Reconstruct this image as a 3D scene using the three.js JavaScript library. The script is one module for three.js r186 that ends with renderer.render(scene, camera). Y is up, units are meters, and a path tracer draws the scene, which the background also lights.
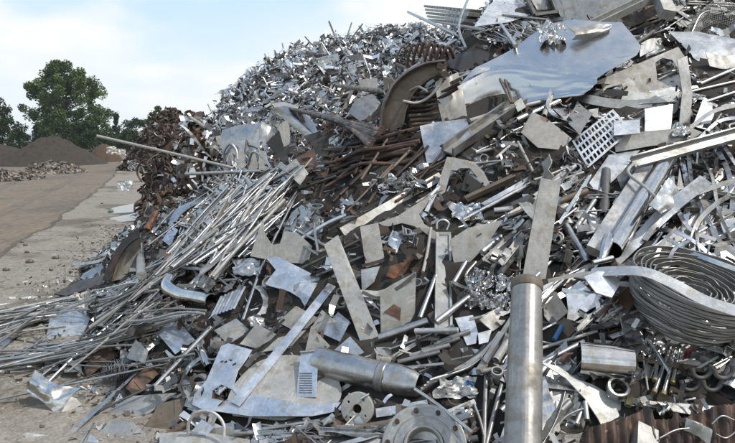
import * as THREE from 'three';
import { mergeGeometries, mergeVertices, toCreasedNormals } from 'three/addons/utils/BufferGeometryUtils.js';
import { TessellateModifier } from 'three/addons/modifiers/TessellateModifier.js';

// ---------------------------------------------------------------- camera, sky, sun, exposure
const scene = new THREE.Scene();
const W = 735, HH = 443, FOV = 38, EYE = 1.7, PITCH = 7.2;
const camera = new THREE.PerspectiveCamera(FOV, W / HH, 0.1, 4000);
camera.position.set(0, EYE, 0);
camera.rotation.set(-PITCH * Math.PI / 180, 0, 0);
camera.updateMatrixWorld(true);
const SUN = new THREE.Vector3(0.66, 0.98, 0.22).normalize();
const SUN_POWER = 3.1, SKY_POWER = 1.06, EXPOSURE = 1.03;

let seed = 20240;
function rnd() { seed = (seed + 0x6D2B79F5) | 0; let t = Math.imul(seed ^ (seed >>> 15), 1 | seed); t = (t + Math.imul(t ^ (t >>> 7), 61 | t)) ^ t; return ((t ^ (t >>> 14)) >>> 0) / 4294967296; }
const rr = (a, b) => a + (b - a) * rnd();
const gauss = () => (rnd() + rnd() + rnd() - 1.5) / 0.75;
const pick = a => a[Math.floor(rnd() * a.length)];
const clamp = (v, a, b) => Math.min(b, Math.max(a, v));
const smooth = (a, b, v) => { const t = clamp((v - a) / (b - a), 0, 1); return t * t * (3 - 2 * t); };
const V = (x, y, z) => new THREE.Vector3(x, y, z);

// value noise; period p in cells makes it tile
function hash3(x, y, z) { let h = Math.imul(x, 374761393) + Math.imul(y, 668265263) + Math.imul(z, 2147483647 ^ 0x1b873593); h = Math.imul(h ^ (h >>> 13), 1274126177); return ((h ^ (h >>> 16)) >>> 0) / 4294967296; }
function vn(x, y, z = 0, p = 0) {
  const xi = Math.floor(x), yi = Math.floor(y), zi = Math.floor(z);
  const s = t => t * t * (3 - 2 * t), fx = s(x - xi), fy = s(y - yi), fz = s(z - zi);
  const w = p ? v => ((v % p) + p) % p : v => v;
  const a = (i, j, k) => hash3(w(xi + i), w(yi + j), zi + k);
  const l = (u, v, t) => u + (v - u) * t;
  const pl = k => l(l(a(0, 0, k), a(1, 0, k), fx), l(a(0, 1, k), a(1, 1, k), fx), fy);
  return fz > 0 ? l(pl(0), pl(1), fz) : pl(0);
}
function fbm(x, y, z, o = 4, p = 0) { let s = 0, a = 0.5, n = 0; for (let i = 0; i < o; i++) { s += a * vn(x, y, z + i * 7, p); n += a; x *= 2; y *= 2; p *= 2; a *= 0.5; } return s / n; }

{ // sky: pale summer blue with thin bright cloud, whiter toward the horizon
  const w = 1024, h = 512, d = new Float32Array(w * h * 4), dir = V(0, 0, 0);
  for (let j = 0; j < h; j++) for (let i = 0; i < w; i++) {
    const el = ((j + 0.5) / h - 0.5) * Math.PI, az = ((i + 0.5) / w - 0.5) * 2 * Math.PI;
    dir.set(Math.cos(el) * Math.cos(az), Math.sin(el), Math.cos(el) * Math.sin(az));
    const e = Math.max(0, dir.y);
    const t = Math.pow(clamp(e / 0.9, 0, 1), 0.5), t2 = smooth(0.0, 0.24, e);
    let r = 0.86 + (0.55 - 0.86) * t2, g = 0.925 + (0.765 - 0.925) * t2, b = 0.95 + (0.94 - 0.95) * t2;
    const z = smooth(0.2, 0.95, e); r += (0.33 - r) * z; g += (0.47 - g) * z; b += (0.70 - b) * z;
    const q = 1 / (e + 0.22);
    const c1 = fbm(dir.x * q * 1.5 + 4.6, dir.z * q * 1.5 + 8.2, 3, 5), c2 = fbm(dir.x * q * 4 + 20, dir.z * q * 4 + 9, 9, 4);
    let c = smooth(0.42, 0.72, c1 * 0.72 + c2 * 0.28 + 0.13 * smooth(-0.35, 0.2, dir.x)) * smooth(-0.02, 0.07, dir.y);
    c = Math.max(c, 0.9 * smooth(0.3, 0.62, c2 + 0.1) * smooth(0.12, 0.0, Math.abs(dir.y - 0.115)) * smooth(-0.26, 0.02, dir.x) * (dir.z < 0 ? 1 : 0.4));
    const gl = Math.pow(Math.max(0, dir.dot(SUN)), 12) * 0.35;
    r += (0.98 - r) * c * 0.9 + gl; g += (0.965 - g) * c * 0.9 + gl * 0.97; b += (0.94 - b) * c * 0.9 + gl * 0.9;
    if (dir.y < 0) { const k = smooth(0, -0.06, dir.y); r += (0.3 - r) * k; g += (0.28 - g) * k; b += (0.26 - b) * k; }
    const o = (j * w + i) * 4; d[o] = r * SKY_POWER; d[o + 1] = g * SKY_POWER; d[o + 2] = b * SKY_POWER; d[o + 3] = 1;
  }
  const t = new THREE.DataTexture(d, w, h, THREE.RGBAFormat, THREE.FloatType);
  t.mapping = THREE.EquirectangularReflectionMapping; t.magFilter = t.minFilter = THREE.LinearFilter; t.wrapS = THREE.RepeatWrapping; t.needsUpdate = true;
  scene.background = t; scene.environment = t;
}
const sun = new THREE.DirectionalLight(new THREE.Color(1, 0.955, 0.88), SUN_POWER);
sun.position.copy(SUN).multiplyScalar(60).add(V(0, 0, -12)); sun.target.position.set(0, 0, -12);
sun.castShadow = true; sun.shadow.mapSize.set(4096, 4096); sun.shadow.radius = 1.5;
Object.assign(sun.shadow.camera, { left: -32, right: 32, top: 32, bottom: -32, near: 1, far: 160 });
scene.add(sun, sun.target);

// ---------------------------------------------------------------- procedural surface textures (uv in metres)
function tex(n, fn, srgb = false) {
  const d = new Uint8Array(n * n * 4);
  for (let j = 0; j < n; j++) for (let i = 0; i < n; i++) { const c = fn(i / n, j / n), o = (j * n + i) * 4; for (let k = 0; k < 3; k++) d[o + k] = clamp(Math.round((typeof c === 'number' ? c : c[k]) * 255), 0, 255); d[o + 3] = 255; }
  const t = new THREE.DataTexture(d, n, n); t.wrapS = t.wrapT = THREE.RepeatWrapping; t.magFilter = THREE.LinearFilter; t.minFilter = THREE.LinearMipmapLinearFilter; t.generateMipmaps = true;
  if (srgb) t.colorSpace = THREE.SRGBColorSpace; t.needsUpdate = true; return t;
}
const T = {};
T.smudge = tex(512, (u, v) => { const a = fbm(u * 5, v * 5, 1, 5, 5), b = fbm(u * 40, v * 20, 5, 3, 40), c = vn(u * 128, v * 128, 8, 128), s = smooth(0.54, 0.7, fbm(u * 18, v * 18, 33, 5, 18)) * smooth(0.35, 0.6, a), q = smooth(0.62, 0.7, vn(u * 9 + v * 3, v * 160, 44, 0)) * smooth(0.5, 0.6, vn(u * 22, v * 26, 47, 0)); const k = 0.84 + 0.14 * a + 0.12 * (b - 0.5) + 0.07 * (c - 0.5) - 0.07 * s + 0.07 * q; return [k, k * (1 - 0.03 * s), k * (1 - 0.08 * s)]; }, true);
T.rough = tex(512, (u, v) => clamp(0.55 + 0.75 * (fbm(u * 6, v * 6, 12, 5, 6) - 0.5) + 0.2 * (fbm(u * 64, v * 32, 15, 2, 64) - 0.5), 0, 1));
T.dent = tex(512, (u, v) => 0.5 + 0.9 * (fbm(u * 3, v * 3, 21, 3, 3) - 0.5) + 0.03 * (fbm(u * 48, v * 24, 25, 2, 48) - 0.5));
T.grit = tex(512, (u, v) => 0.5 + 0.8 * (fbm(u * 24, v * 24, 41, 4, 24) - 0.5));
T.rust = tex(512, (u, v) => { const a = fbm(u * 7, v * 7, 51, 5, 7), b = fbm(u * 30, v * 30, 57, 3, 30), k = smooth(0.3, 0.72, a * 0.7 + b * 0.3); return [0.20 + 0.235 * k, 0.16 + 0.16 * k, 0.138 + 0.11 * k]; }, true);
T.grime = tex(512, (u, v) => { const a = fbm(u * 6, v * 6, 61, 5, 6), b = fbm(u * 50, v * 50, 66, 2, 50), s = smooth(0.5, 0.68, a), k = 0.62 + 0.1 * (b - 0.5); return [k + (0.42 - k) * s * 0.6, k * 0.965 + (0.32 - k * 0.965) * s * 0.6, k * 0.915 + (0.24 - k * 0.915) * s * 0.6]; }, true);
T.foilbump = tex(512, (u, v) => { let m = 0; for (let o = 0; o < 3; o++) { const f = 6 << o; m += Math.abs(vn(u * f, v * f, 71 + o, f) - 0.5) / (1 << o); } return m; });
function mat(c, metal, rough, o = {}) {
  const m = new THREE.MeshStandardMaterial({ color: new THREE.Color().setRGB(...c), metalness: metal, roughness: rough * 1.75, roughnessMap: T.rough, map: T.smudge, bumpMap: T.dent, bumpScale: 0.012, side: THREE.DoubleSide });
  m.roughness = Math.min(1, rough * 1.75); Object.assign(m, o); return m;
}
const M = {
  steel: mat([0.55, 0.545, 0.535], 1, 0.36), bright: mat([0.72, 0.72, 0.71], 1, 0.24, { bumpScale: 0.004 }), polish: mat([0.72, 0.71, 0.70], 1, 0.13, { bumpScale: 0.004 }),
  blue: mat([0.52, 0.54, 0.57], 0.95, 0.42), bluepale: mat([0.70, 0.725, 0.76], 0.85, 0.45), white: mat([0.62, 0.62, 0.60], 0.5, 0.55), alum: mat([0.66, 0.66, 0.65], 0.85, 0.5),
  dull: mat([0.44, 0.43, 0.41], 0.6, 0.6), dusty: mat([0.41, 0.402, 0.38], 0.25, 0.75, { bumpScale: 0.008 }), beige: mat([0.475, 0.46, 0.43], 0.35, 0.62), mid: mat([0.37, 0.365, 0.355], 0.8, 0.48),
  dark: mat([0.15, 0.147, 0.142], 0.6, 0.5), black: mat([0.03, 0.029, 0.028], 0.1, 0.7), brown: mat([0.17, 0.135, 0.10], 0.2, 0.8),
  rust: mat([1, 1, 1], 0, 0.9, { map: T.rust, bumpMap: T.grit, bumpScale: 0.006 }), rustdark: mat([0.45, 0.42, 0.42], 0.1, 0.9, { map: T.rust, bumpMap: T.grit, bumpScale: 0.006 }), rustpale: mat([1.35, 1.5, 1.65], 0.1, 0.85, { map: T.rust, bumpMap: T.grit, bumpScale: 0.005 }), orange: mat([1.7, 1.3, 0.98], 0, 0.85, { map: T.rust, bumpMap: T.grit }),
  grime: mat([1, 1, 1], 0.35, 0.6, { map: T.grime }), foil: mat([0.74, 0.74, 0.745], 1, 0.22, { bumpMap: T.foilbump, bumpScale: 0.03 }), chan: mat([0.43, 0.43, 0.42], 0.7, 0.55),
  bluepaint: mat([0.05, 0.16, 0.36], 0, 0.4), green: mat([0.16, 0.36, 0.28], 0, 0.6), cloth: mat([0.72, 0.69, 0.64], 0, 0.8, { bumpMap: T.foilbump, bumpScale: 0.02 }), brass: mat([0.36, 0.31, 0.16], 0.5, 0.5), pipe: mat([0.36, 0.35, 0.335], 0.7, 0.5), hood: mat([0.60, 0.60, 0.595], 1, 0.28, { map: null, bumpScale: 0.022 }), pale: mat([0.52, 0.52, 0.50], 0.3, 0.7),
};

// ---------------------------------------------------------------- naming and tagging
const used = {};
function numbered(n) { const k = used[n] = (used[n] || 0) + 1; return k === 1 ? n : n + '_' + String(k - 1).padStart(3, '0'); }
function tag(o, label, category, group, kind) { if (label) o.userData.label = label; if (category) o.userData.category = category; if (group) o.userData.group = group; if (kind) o.userData.kind = kind; return o; }
function mesh(name, geo, m, parent) { const o = new THREE.Mesh(geo, m); o.name = name; o.castShadow = o.receiveShadow = true; if (parent) parent.add(o); return o; }

// ---------------------------------------------------------------- the scrap heap as a landform: height over (x, d), d = metres in front of the camera
const TOE = [[-9.5, 36], [-7.4, 25], [-5.6, 17], [-4.5, 12], [-3.5, 7.4], [-2.5, 5.0], [-1.7, 4.0], [-0.9, 3.35], [0.5, 2.9], [2, 2.7], [9, 2.5]];
const table = (t, x) => { if (x <= t[0][0]) return t[0][1]; for (let i = 1; i < t.length; i++) if (x <= t[i][0]) { const k = (x - t[i - 1][0]) / (t[i][0] - t[i - 1][0]); return t[i - 1][1] + (t[i][1] - t[i - 1][1]) * k; } return t[t.length - 1][1]; };
const CAP = [[-5, 0.4], [-3.6, 0.95], [-2.6, 1.45], [-1.4, 1.8], [-0.5, 1.95], [0.2, 2.3], [0.8, 2.9], [1.8, 3.6], [3, 3.9], [9, 4.1]];
const BACK = [[-5.1, -1.5], [-4.6, 0.0], [-4.0, 1.5], [-3.4, 2.75], [-2.6, 3.4], [-1.8, 3.8], [-0.9, 4.02], [0, 4.15], [1.3, 4.25], [4, 4.3]];
function toeDist(x, d) {
  let best = 1e9, sg = 1;
  for (let i = 1; i < TOE.length; i++) {
    const [ax, ad] = TOE[i - 1], [bx, bd] = TOE[i], ex = bx - ax, ed = bd - ad, t = clamp(((x - ax) * ex + (d - ad) * ed) / (ex * ex + ed * ed), 0, 1);
    const qx = x - ax - ex * t, qd = d - ad - ed * t, r = qx * qx + qd * qd;
    if (r < best) { best = r; sg = ex * (d - ad) - ed * (x - ax) > 0 ? 1 : -1; }
  }
  return sg * Math.sqrt(best);
}
function heap(x, d) {
  const s = toeDist(x, d); if (s < -0.3) { return Math.max(-0.3, s * 0.3, backHeap(x, d)); }
  const cap = table(CAP, x) - Math.max(0, d - 9.5) * 0.35;
  let h = 0.66 * s, k = 0.35; const t = clamp(0.5 + 0.5 * (h - cap) / k, 0, 1);
  h = h + (cap - h) * t - k * t * (1 - t);
  return Math.max(h, backHeap(x, d), -0.3);
}
function backHeap(x, d) { return d < 11 || d > 34 ? -0.3 : table(BACK, x) - 0.62 * Math.max(0, 16 - d) - 0.35 * Math.max(0, d - 17.5); }
const lumps = (x, d) => 0.24 * (fbm(x * 1.5 + 30, d * 1.5 + 10, 3, 3) - 0.5) + 0.75 * smooth(11.5, 13, d) * (fbm(x * 1.1 + 3, d * 1.1 + 7, 9, 3) - 0.5);
const surf = (x, d) => Math.max(0, heap(x, d) + lumps(x, d) * smooth(0, 0.5, toeDist(x, d)));
function surfNormal(x, d) { const e = 0.12, a = Math.max(0, heap(x + e, d)) - Math.max(0, heap(x - e, d)), b = Math.max(0, heap(x, d + e)) - Math.max(0, heap(x, d - e)); return V(-a / (2 * e), 1, b / (2 * e)).normalize(); }

// pixel of the photograph -> line of sight -> the point where it meets the heap or the ground
const FPX = HH / 2 / Math.tan(FOV * Math.PI / 360), CP = Math.cos(PITCH * Math.PI / 180), SP = Math.sin(PITCH * Math.PI / 180), EYEV = V(0, EYE, 0);
const ray = (px, py) => { const x = (px - W / 2) / FPX, y = -(py - HH / 2) / FPX; return V(x, y * CP - SP, -(CP + y * SP)); };      // per metre of depth along the optical axis
const FWD = V(0, -SP, -CP);
function hit(px, py, far = 60) {
  const r = ray(px, py); let t = 1.8, dt = 0.05;
  for (; t < far; t += dt, dt = 0.03 + t * 0.004) { const y = EYE + r.y * t; if (y <= surf(r.x * t, -r.z * t)) { let a = t - dt, b = t; for (let k = 0; k < 8; k++) { const m = (a + b) / 2; if (EYE + r.y * m <= surf(r.x * m, -r.z * m)) b = m; else a = m; } return b; } }
  return null;
}
const at = (px, py, t) => ray(px, py).multiplyScalar(t).add(EYEV);
function proj(p) { const q = p.clone().sub(EYEV), t = q.dot(FWD), up = q.y * CP - q.z * SP; return [W / 2 + q.x / t * FPX, HH / 2 - up / t * FPX, t]; }

// what already lies on the heap, seen along the lines of sight: a piece is laid on top of what was laid before it
const PADL = 60, ZW = W + 2 * PADL, ZH_ = HH + 2 * PADL, zAll = new Float32Array(ZW * ZH_).fill(1e6), zHero = new Float32Array(ZW * ZH_).fill(1e6);
const zi = (px, py) => { const i = Math.round(px) + PADL, j = Math.round(py) + PADL; return i < 0 || j < 0 || i >= ZW || j >= ZH_ ? -1 : j * ZW + i; };
function raster(geo, matrix, bufs) {
  const p = geo.attributes.position, idx = geo.index, n = idx ? idx.count : p.count, pr = [];
  for (let i = 0; i < p.count; i++) { const v = V(p.getX(i), p.getY(i), p.getZ(i)); if (matrix) v.applyMatrix4(matrix); pr.push(proj(v)); }
  for (let i = 0; i < n; i += 3) {
    const a = pr[idx ? idx.getX(i) : i], b = pr[idx ? idx.getX(i + 1) : i + 1], c = pr[idx ? idx.getX(i + 2) : i + 2];
    if (a[2] < 0.3 || b[2] < 0.3 || c[2] < 0.3) continue;
    const x0 = Math.max(-PADL, Math.floor(Math.min(a[0], b[0], c[0]))), x1 = Math.min(W + PADL - 1, Math.ceil(Math.max(a[0], b[0], c[0]))), y0 = Math.max(-PADL, Math.floor(Math.min(a[1], b[1], c[1]))), y1 = Math.min(HH + PADL - 1, Math.ceil(Math.max(a[1], b[1], c[1])));
    const den = (b[1] - c[1]) * (a[0] - c[0]) + (c[0] - b[0]) * (a[1] - c[1]); if (Math.abs(den) < 1e-9) continue;
    for (let y = y0; y <= y1; y++) for (let x = x0; x <= x1; x++) {
      const u = ((b[1] - c[1]) * (x - c[0]) + (c[0] - b[0]) * (y - c[1])) / den, v = ((c[1] - a[1]) * (x - c[0]) + (a[0] - c[0]) * (y - c[1])) / den, w = 1 - u - v;
      if (u < -0.02 || v < -0.02 || w < -0.02) continue;
      const z = u * a[2] + v * b[2] + w * c[2], k = (y + PADL) * ZW + x + PADL;
      for (const bf of bufs) if (z < bf[k]) bf[k] = z;
    }
  }
}
// move a world-space geometry's origin to its foot and wrap it as a named thing (one mesh, or a Group when parts follow)
const allTop = [];
function foot(geos) { const b = new THREE.Box3(); for (const g of geos) { g.computeBoundingBox(); b.union(g.boundingBox); } return V((b.min.x + b.max.x) / 2, b.min.y, (b.min.z + b.max.z) / 2); }
function add(o) { scene.add(o); allTop.push(o); o.updateMatrixWorld(true); o.traverse(c => { if (c.isMesh && !c.isInstancedMesh) raster(c.geometry, c.matrixWorld, [zAll, zHero]); }); return o; }
function thing(name, label, cat, pieces, group) {     // pieces: geometry+material pairs in world space; one piece -> a mesh, more -> a Group with parts
  const f = foot(pieces.map(p => p.g)); for (const p of pieces) p.g.translate(-f.x, -f.y, -f.z);
  let o;
  if (pieces.length === 1) o = mesh(numbered(name), pieces[0].g, pieces[0].m);
  else {
    o = new THREE.Group(); o.name = numbered(name); const byName = {};
    for (const p of pieces) { const host = p.on && byName[p.on] ? byName[p.on] : o; const c = mesh(p.n, p.g, p.m, host); if (p.label) c.userData.label = p.label; if (!byName[p.n]) byName[p.n] = c; }
  }
  o.position.copy(f); return add(tag(o, label, cat, group));
}

// ---------------------------------------------------------------- ground, concrete yard, hill
const structure = (name, geo, m) => { const o = mesh(name, geo, m); o.userData.kind = 'structure'; scene.add(o); return o; };
function sheet(pts, y, n = 1) { const s = new THREE.Shape(pts.map(p => new THREE.Vector2(p[0], p[1]))); const g = new THREE.ShapeGeometry(s, 12); g.rotateX(-Math.PI / 2); g.translate(0, y, 0); return g; }   // pts in (x, d)
T.dirt = tex(1024, (u, v) => { const a = fbm(u * 4, v * 4, 81, 6, 4), b = fbm(u * 90, v * 90, 85, 3, 90), s = smooth(0.5, 0.66, a), k = 0.47 + 0.22 * (a - 0.5) + 0.18 * (b - 0.5); return [k * 1.0 - 0.03 * s, k * 0.92 - 0.04 * s, k * 0.83 - 0.05 * s]; }, true);
T.concrete = tex(1024, (u, v) => { const a = fbm(u * 5, v * 5, 91, 6, 5), b = fbm(u * 80, v * 80, 95, 2, 80), st = smooth(0.55, 0.72, fbm(u * 3, v * 3, 99, 5, 3)), k = 0.625 + 0.12 * (a - 0.5) + 0.13 * (b - 0.5) + 0.16 * (vn(u * 340, v * 340, 9, 340) - 0.5) - 0.15 * st - 0.12 * smooth(0.72, 0.8, vn(u * 130, v * 130, 7, 130)) * smooth(0.45, 0.6, a) - 0.1 * smooth(0.02, 0.005, Math.abs(fbm(u * 4, v * 4, 120, 4, 4) - 0.5)); return [k, k * (0.965 - 0.03 * st), k * (0.91 - 0.07 * st)]; }, true);
T.gravelbump = tex(512, (u, v) => fbm(u * 40, v * 40, 101, 3, 40));
const ground = (t, r, b, o) => new THREE.MeshStandardMaterial({ map: t, roughness: r, bumpMap: T.gravelbump, bumpScale: b, ...o });
{
  const uvm = (g, k) => { const p = g.attributes.position, uv = g.attributes.uv; for (let i = 0; i < p.count; i++) uv.setXY(i, p.getX(i) * k, p.getZ(i) * k); return g; };
  structure('ground', uvm(sheet([[-1600, -1600], [1600, -1600], [1600, 1600], [-1600, 1600]], 0), 0.16), ground(T.dirt, 0.95, 0.03, { color: new THREE.Color(0.9, 0.86, 0.8) }));
  const edge = []; for (let d = -3; d <= 62; d += 0.2) edge.push([-2.85 - 0.262 * d - 0.0013 * d * d + 0.3 * (fbm(d * 0.8, 3, 3, 4) - 0.5), d]);
  structure('concrete_yard', uvm(sheet([...edge, [-8, 62], [14, 40], [14, -3]], 0.004), 0.3), ground(T.concrete, 1, 0.006, { color: new THREE.Color(0.70, 0.675, 0.64) }));
  const joint = []; for (const e of edge) joint.push([e[0] + 0.03 * (fbm(e[1] * 3, 9, 1, 2) - 0.5), e[1]]);
  structure('dirt_strip', uvm(sheet([...joint.map(e => [e[0] - 0.02 - 0.06 * vn(e[1] * 2.1, 5), e[1]]), ...joint.slice().reverse().map(e => [e[0] + 0.01 + 0.05 * vn(e[1] * 1.7, 9), e[1]])], 0.008), 0.5), ground(T.dirt, 1, 0.02, { color: new THREE.Color(0.62, 0.59, 0.56) }));
  for (const [off, w, s] of [[-1.3, 0.3, 1], [-2.9, 0.34, 2], [-4.9, 0.3, 3], [-6.6, 0.36, 4]]) { const L = [], R = []; for (let d = 4; d <= 60; d += 0.25) { const x = -2.85 - 0.262 * d - 0.0013 * d * d + off * (1 + d * 0.012) + 0.2 * (fbm(d * 0.15, s, 2, 2) - 0.5); L.push([x - w * (0.3 + 0.5 * fbm(d * 1.7, s, 5, 4)), d]); R.push([x + w * (0.3 + 0.5 * fbm(d * 1.6, s + 9, 5, 4)), d]); } structure(numbered('tyre_track'), uvm(sheet([...L, ...R.reverse()], 0.004), 0.3), ground(T.dirt, 1, 0.03, { color: new THREE.Color(0.84, 0.82, 0.8) })); }
  for (const [x, d, w, l, s] of [[-5.85, 17.0, 0.55, 1.7, 3], [-5.15, 14.3, 0.5, 0.8, 8]]) {
    const pts = []; for (let k = 0; k < 48; k++) { const a = k / 48 * Math.PI * 2, r = 0.72 + 0.55 * vn(Math.cos(a) * 2 + s, Math.sin(a) * 2 + s); pts.push([x + Math.cos(a) * w * r, d + Math.sin(a) * l * r]); }
    const o = structure(numbered('water_puddle'), sheet(pts, 0.008), new THREE.MeshPhysicalMaterial({ color: 0x4a453e, roughness: 0.02, metalness: 0, ior: 1.5, specularIntensity: 1 }));
  }
  const hill = []; const hg = new THREE.PlaneGeometry(1500, 1, 90, 6), p = hg.attributes.position;
  for (let i = 0; i < p.count; i++) { const x = p.getX(i), t = p.getY(i) + 0.5; p.setXYZ(i, x, t * (7 + 9 * fbm(x * 0.006 + 5, 2, 1, 4)), -900 - t * 200); }
  hg.computeVertexNormals(); structure('hills', hg, new THREE.MeshStandardMaterial({ color: new THREE.Color(0.09, 0.125, 0.10), roughness: 1 }));
}
scene.fog = new THREE.FogExp2(new THREE.Color(0.80, 0.87, 0.93), 0.0004);

// the packed core of the heap: what the loose pieces lie on
const core = (() => {
  const nx = 150, nd = 200, x0 = -7, x1 = 8.5, d0 = 2.2, d1 = 24, pos = [], uv = [], ind = [];
  for (let j = 0; j <= nd; j++) for (let i = 0; i <= nx; i++) { const x = x0 + (x1 - x0) * i / nx, d = d0 + (d1 - d0) * j / nd; pos.push(x, heap(x, d) + lumps(x, d) * smooth(0, 0.5, toeDist(x, d)) - 0.05 + 0.10 * (vn(x * 7, d * 7, 3) - 0.5) - smooth(0.3, -0.2, toeDist(x, d)) * (backHeap(x, d) > 0 ? 0 : 0.3), -d); uv.push(x, d); }
  for (let j = 0; j < nd; j++) for (let i = 0; i < nx; i++) { const a = j * (nx + 1) + i, b = a + 1, c = a + nx + 1, e = c + 1; ind.push(a, b, c, b, e, c); }
  const g = new THREE.BufferGeometry(); g.setAttribute('position', new THREE.Float32BufferAttribute(pos, 3)); g.setAttribute('uv', new THREE.Float32BufferAttribute(uv, 2)); g.setIndex(ind); g.computeVertexNormals();
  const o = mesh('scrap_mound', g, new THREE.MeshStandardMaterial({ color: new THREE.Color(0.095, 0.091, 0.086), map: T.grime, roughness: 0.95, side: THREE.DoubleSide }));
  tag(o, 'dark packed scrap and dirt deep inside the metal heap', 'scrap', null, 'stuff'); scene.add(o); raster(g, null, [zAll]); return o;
})();

// ---------------------------------------------------------------- builders of single pieces of scrap
const hitd = (px, py) => { for (let k = 0; k < 60; k++) { const t = hit(px, py + k * 4, 16); if (t) return t; } return 8; };
const zat = (px, py) => { const i = zi(px, py); return i < 0 ? 1e6 : zAll[i]; };
const inPoly = (x, y, P) => { let c = false; for (let i = 0, j = P.length - 1; i < P.length; j = i++) if (P[i][1] > y !== P[j][1] > y && x < (P[j][0] - P[i][0]) * (y - P[i][1]) / (P[j][1] - P[i][1]) + P[i][0]) c = !c; return c; };
function basis(n) { const u = V(0, 1, 0).cross(n); if (u.lengthSq() < 1e-4) u.set(1, 0, 0); u.normalize(); return [u, n.clone().cross(u)]; }
const NORM = { U: [-0.1, 0.8, 0.6], C: [0.05, 0.28, 0.96], L: [-0.55, 0.5, 0.67], R: [0.5, 0.5, 0.7], T: [0.1, 0.95, 0.3], D: [0.1, -0.25, 0.96], B: [-0.2, 0.62, 0.75] };
const nrm = (n, px, py, t) => { if (n) return V(...(typeof n === 'string' ? NORM[n] : n)).normalize(); const p = at(px, py, t), q = surfNormal(p.x, -p.z); return q.lerp(V(0, 0.4, 0.9).normalize(), 0.35).normalize(); };
// the plane on which a flat piece lies: through the line of sight at its middle, pulled up until the piece rests on what is below it
function rest(outline, n, o = {}) {
  if (o.R) return o.R;
  let cx = 0, cy = 0; for (const [x, y] of outline) { cx += x / outline.length; cy += y / outline.length; }
  let t = o.t || hitd(clamp(cx, -30, W + 30), clamp(cy, 0, HH + 25)); const N = nrm(n, cx, cy, t); const rv = ray(cx, cy); if (N.dot(rv) > 0) N.negate();
  const f = -N.dot(rv) / rv.length(); if (f < 0.28) N.addScaledVector(rv.clone().normalize(), -(0.28 - f) * 1.2).normalize();
  const samples = []; const xs = outline.map(p => p[0]), ys = outline.map(p => p[1]), x0 = Math.min(...xs), x1 = Math.max(...xs), y0 = Math.min(...ys), y1 = Math.max(...ys), st = Math.max(1.5, Math.sqrt((x1 - x0) * (y1 - y0) / 140));
  for (let x = x0; x <= x1; x += st) for (let y = y0; y <= y1; y += st) if (inPoly(x, y, outline) && x > -PADL && x < W + PADL && y > -PADL && y < HH + PADL) samples.push([x, y]);
  const ok = o.vis ?? 0.93; let pt;
  for (let k = 0; k < 60; k++, t -= 0.015) { pt = at(cx, cy, t); const c = N.dot(pt.clone().sub(EYEV)); let v = 0; for (const [x, y] of samples) { const q = c / N.dot(ray(x, y)); if (q < zat(x, y) && q > 0.5) v++; } if (!samples.length || v >= ok * samples.length || o.t) break; }
  t -= (o.up || 0); pt = at(cx, cy, t);
  const c = N.dot(pt.clone().sub(EYEV));
  return { N, pt, t, on: (x, y) => { const r = ray(x, y); return r.multiplyScalar(c / N.dot(r)).add(EYEV); } };
}
function warp(g, amp, freq, s) { const p = g.attributes.position; for (let i = 0; i < p.count; i++) { const x = p.getX(i) * freq, y = p.getY(i) * freq; p.setZ(i, p.getZ(i) + amp * (fbm(x + s, y + s * 2, s, 3) - 0.5) * 2); } return g; }
function lip(g, sz) { const a = rr(0, 6.283), c = Math.cos(a), s = Math.sin(a), e = (Math.abs(c) * sz.x + Math.abs(s) * sz.y) * 0.5 * rr(0.5, 0.75), k = rr(-1, 1), p = g.attributes.position; g.computeBoundingBox(); const m = g.boundingBox.getCenter(V(0, 0, 0)); for (let i = 0; i < p.count; i++) { const d = (p.getX(i) - m.x) * c + (p.getY(i) - m.y) * s - e; if (d > 0) p.setZ(i, p.getZ(i) + d * k); } }
const tess = (g, e) => new TessellateModifier(e, 5).modify(g.index ? g.toNonIndexed() : g);
const smoothGeo = (g, a = 0.5) => { g.deleteAttribute('normal'); const m = mergeVertices(g, 1e-4); m.computeVertexNormals(); return toCreasedNormals(m, a); };
// a flat cut sheet whose corners are seen at the given pixels
function plateGeo(outline, o = {}) {
  const R = rest(outline, o.n, o), [u, v] = basis(R.N), to2 = ([x, y]) => { const q = R.on(x, y).sub(R.pt); return new THREE.Vector2(q.dot(u), q.dot(v)); };
  let pts = outline.map(to2); if (o.round) pts = new THREE.SplineCurve([...pts, pts[0]]).getPoints(pts.length * 5).slice(0, -1);
  const s = new THREE.Shape(pts); for (const h of o.holes || []) s.holes.push(new THREE.Path(h.map(to2)));
  const th = o.th || 0.007;
  let g = new THREE.ExtrudeGeometry(s, { depth: th, bevelEnabled: true, bevelThickness: 0.0008, bevelSize: 0.0008, bevelSegments: 1, curveSegments: 6 });
  { const uv = g.attributes.uv, ou = rnd(), ov = rnd(), ca = Math.cos(ou * 6.28), sa = Math.sin(ou * 6.28); for (let i = 0; i < uv.count; i++) { const a = uv.getX(i), b = uv.getY(i); uv.setXY(i, a * ca - b * sa + ou, a * sa + b * ca + ov); } }
  const w = o.warp ?? 0.012; if (w) { g.computeBoundingBox(); const sz = g.boundingBox.getSize(V(0, 0, 0)); g = warp(tess(g, Math.max(0.05, Math.max(sz.x, sz.y) / 9)), w, 2.2, (seed >>> 8) % 97); if (o.lip ?? rnd() < 0.4) lip(g, sz); g = smoothGeo(g, 0.6); }
  g.translate(0, 0, -th); g.applyMatrix4(new THREE.Matrix4().makeBasis(u, v, R.N).setPosition(R.pt)); g.userData = {}; return g;
}
const plate = (name, label, cat, outline, m, o = {}) => thing(name, label, cat, [{ g: plateGeo(outline, o), m }], o.group);
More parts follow.
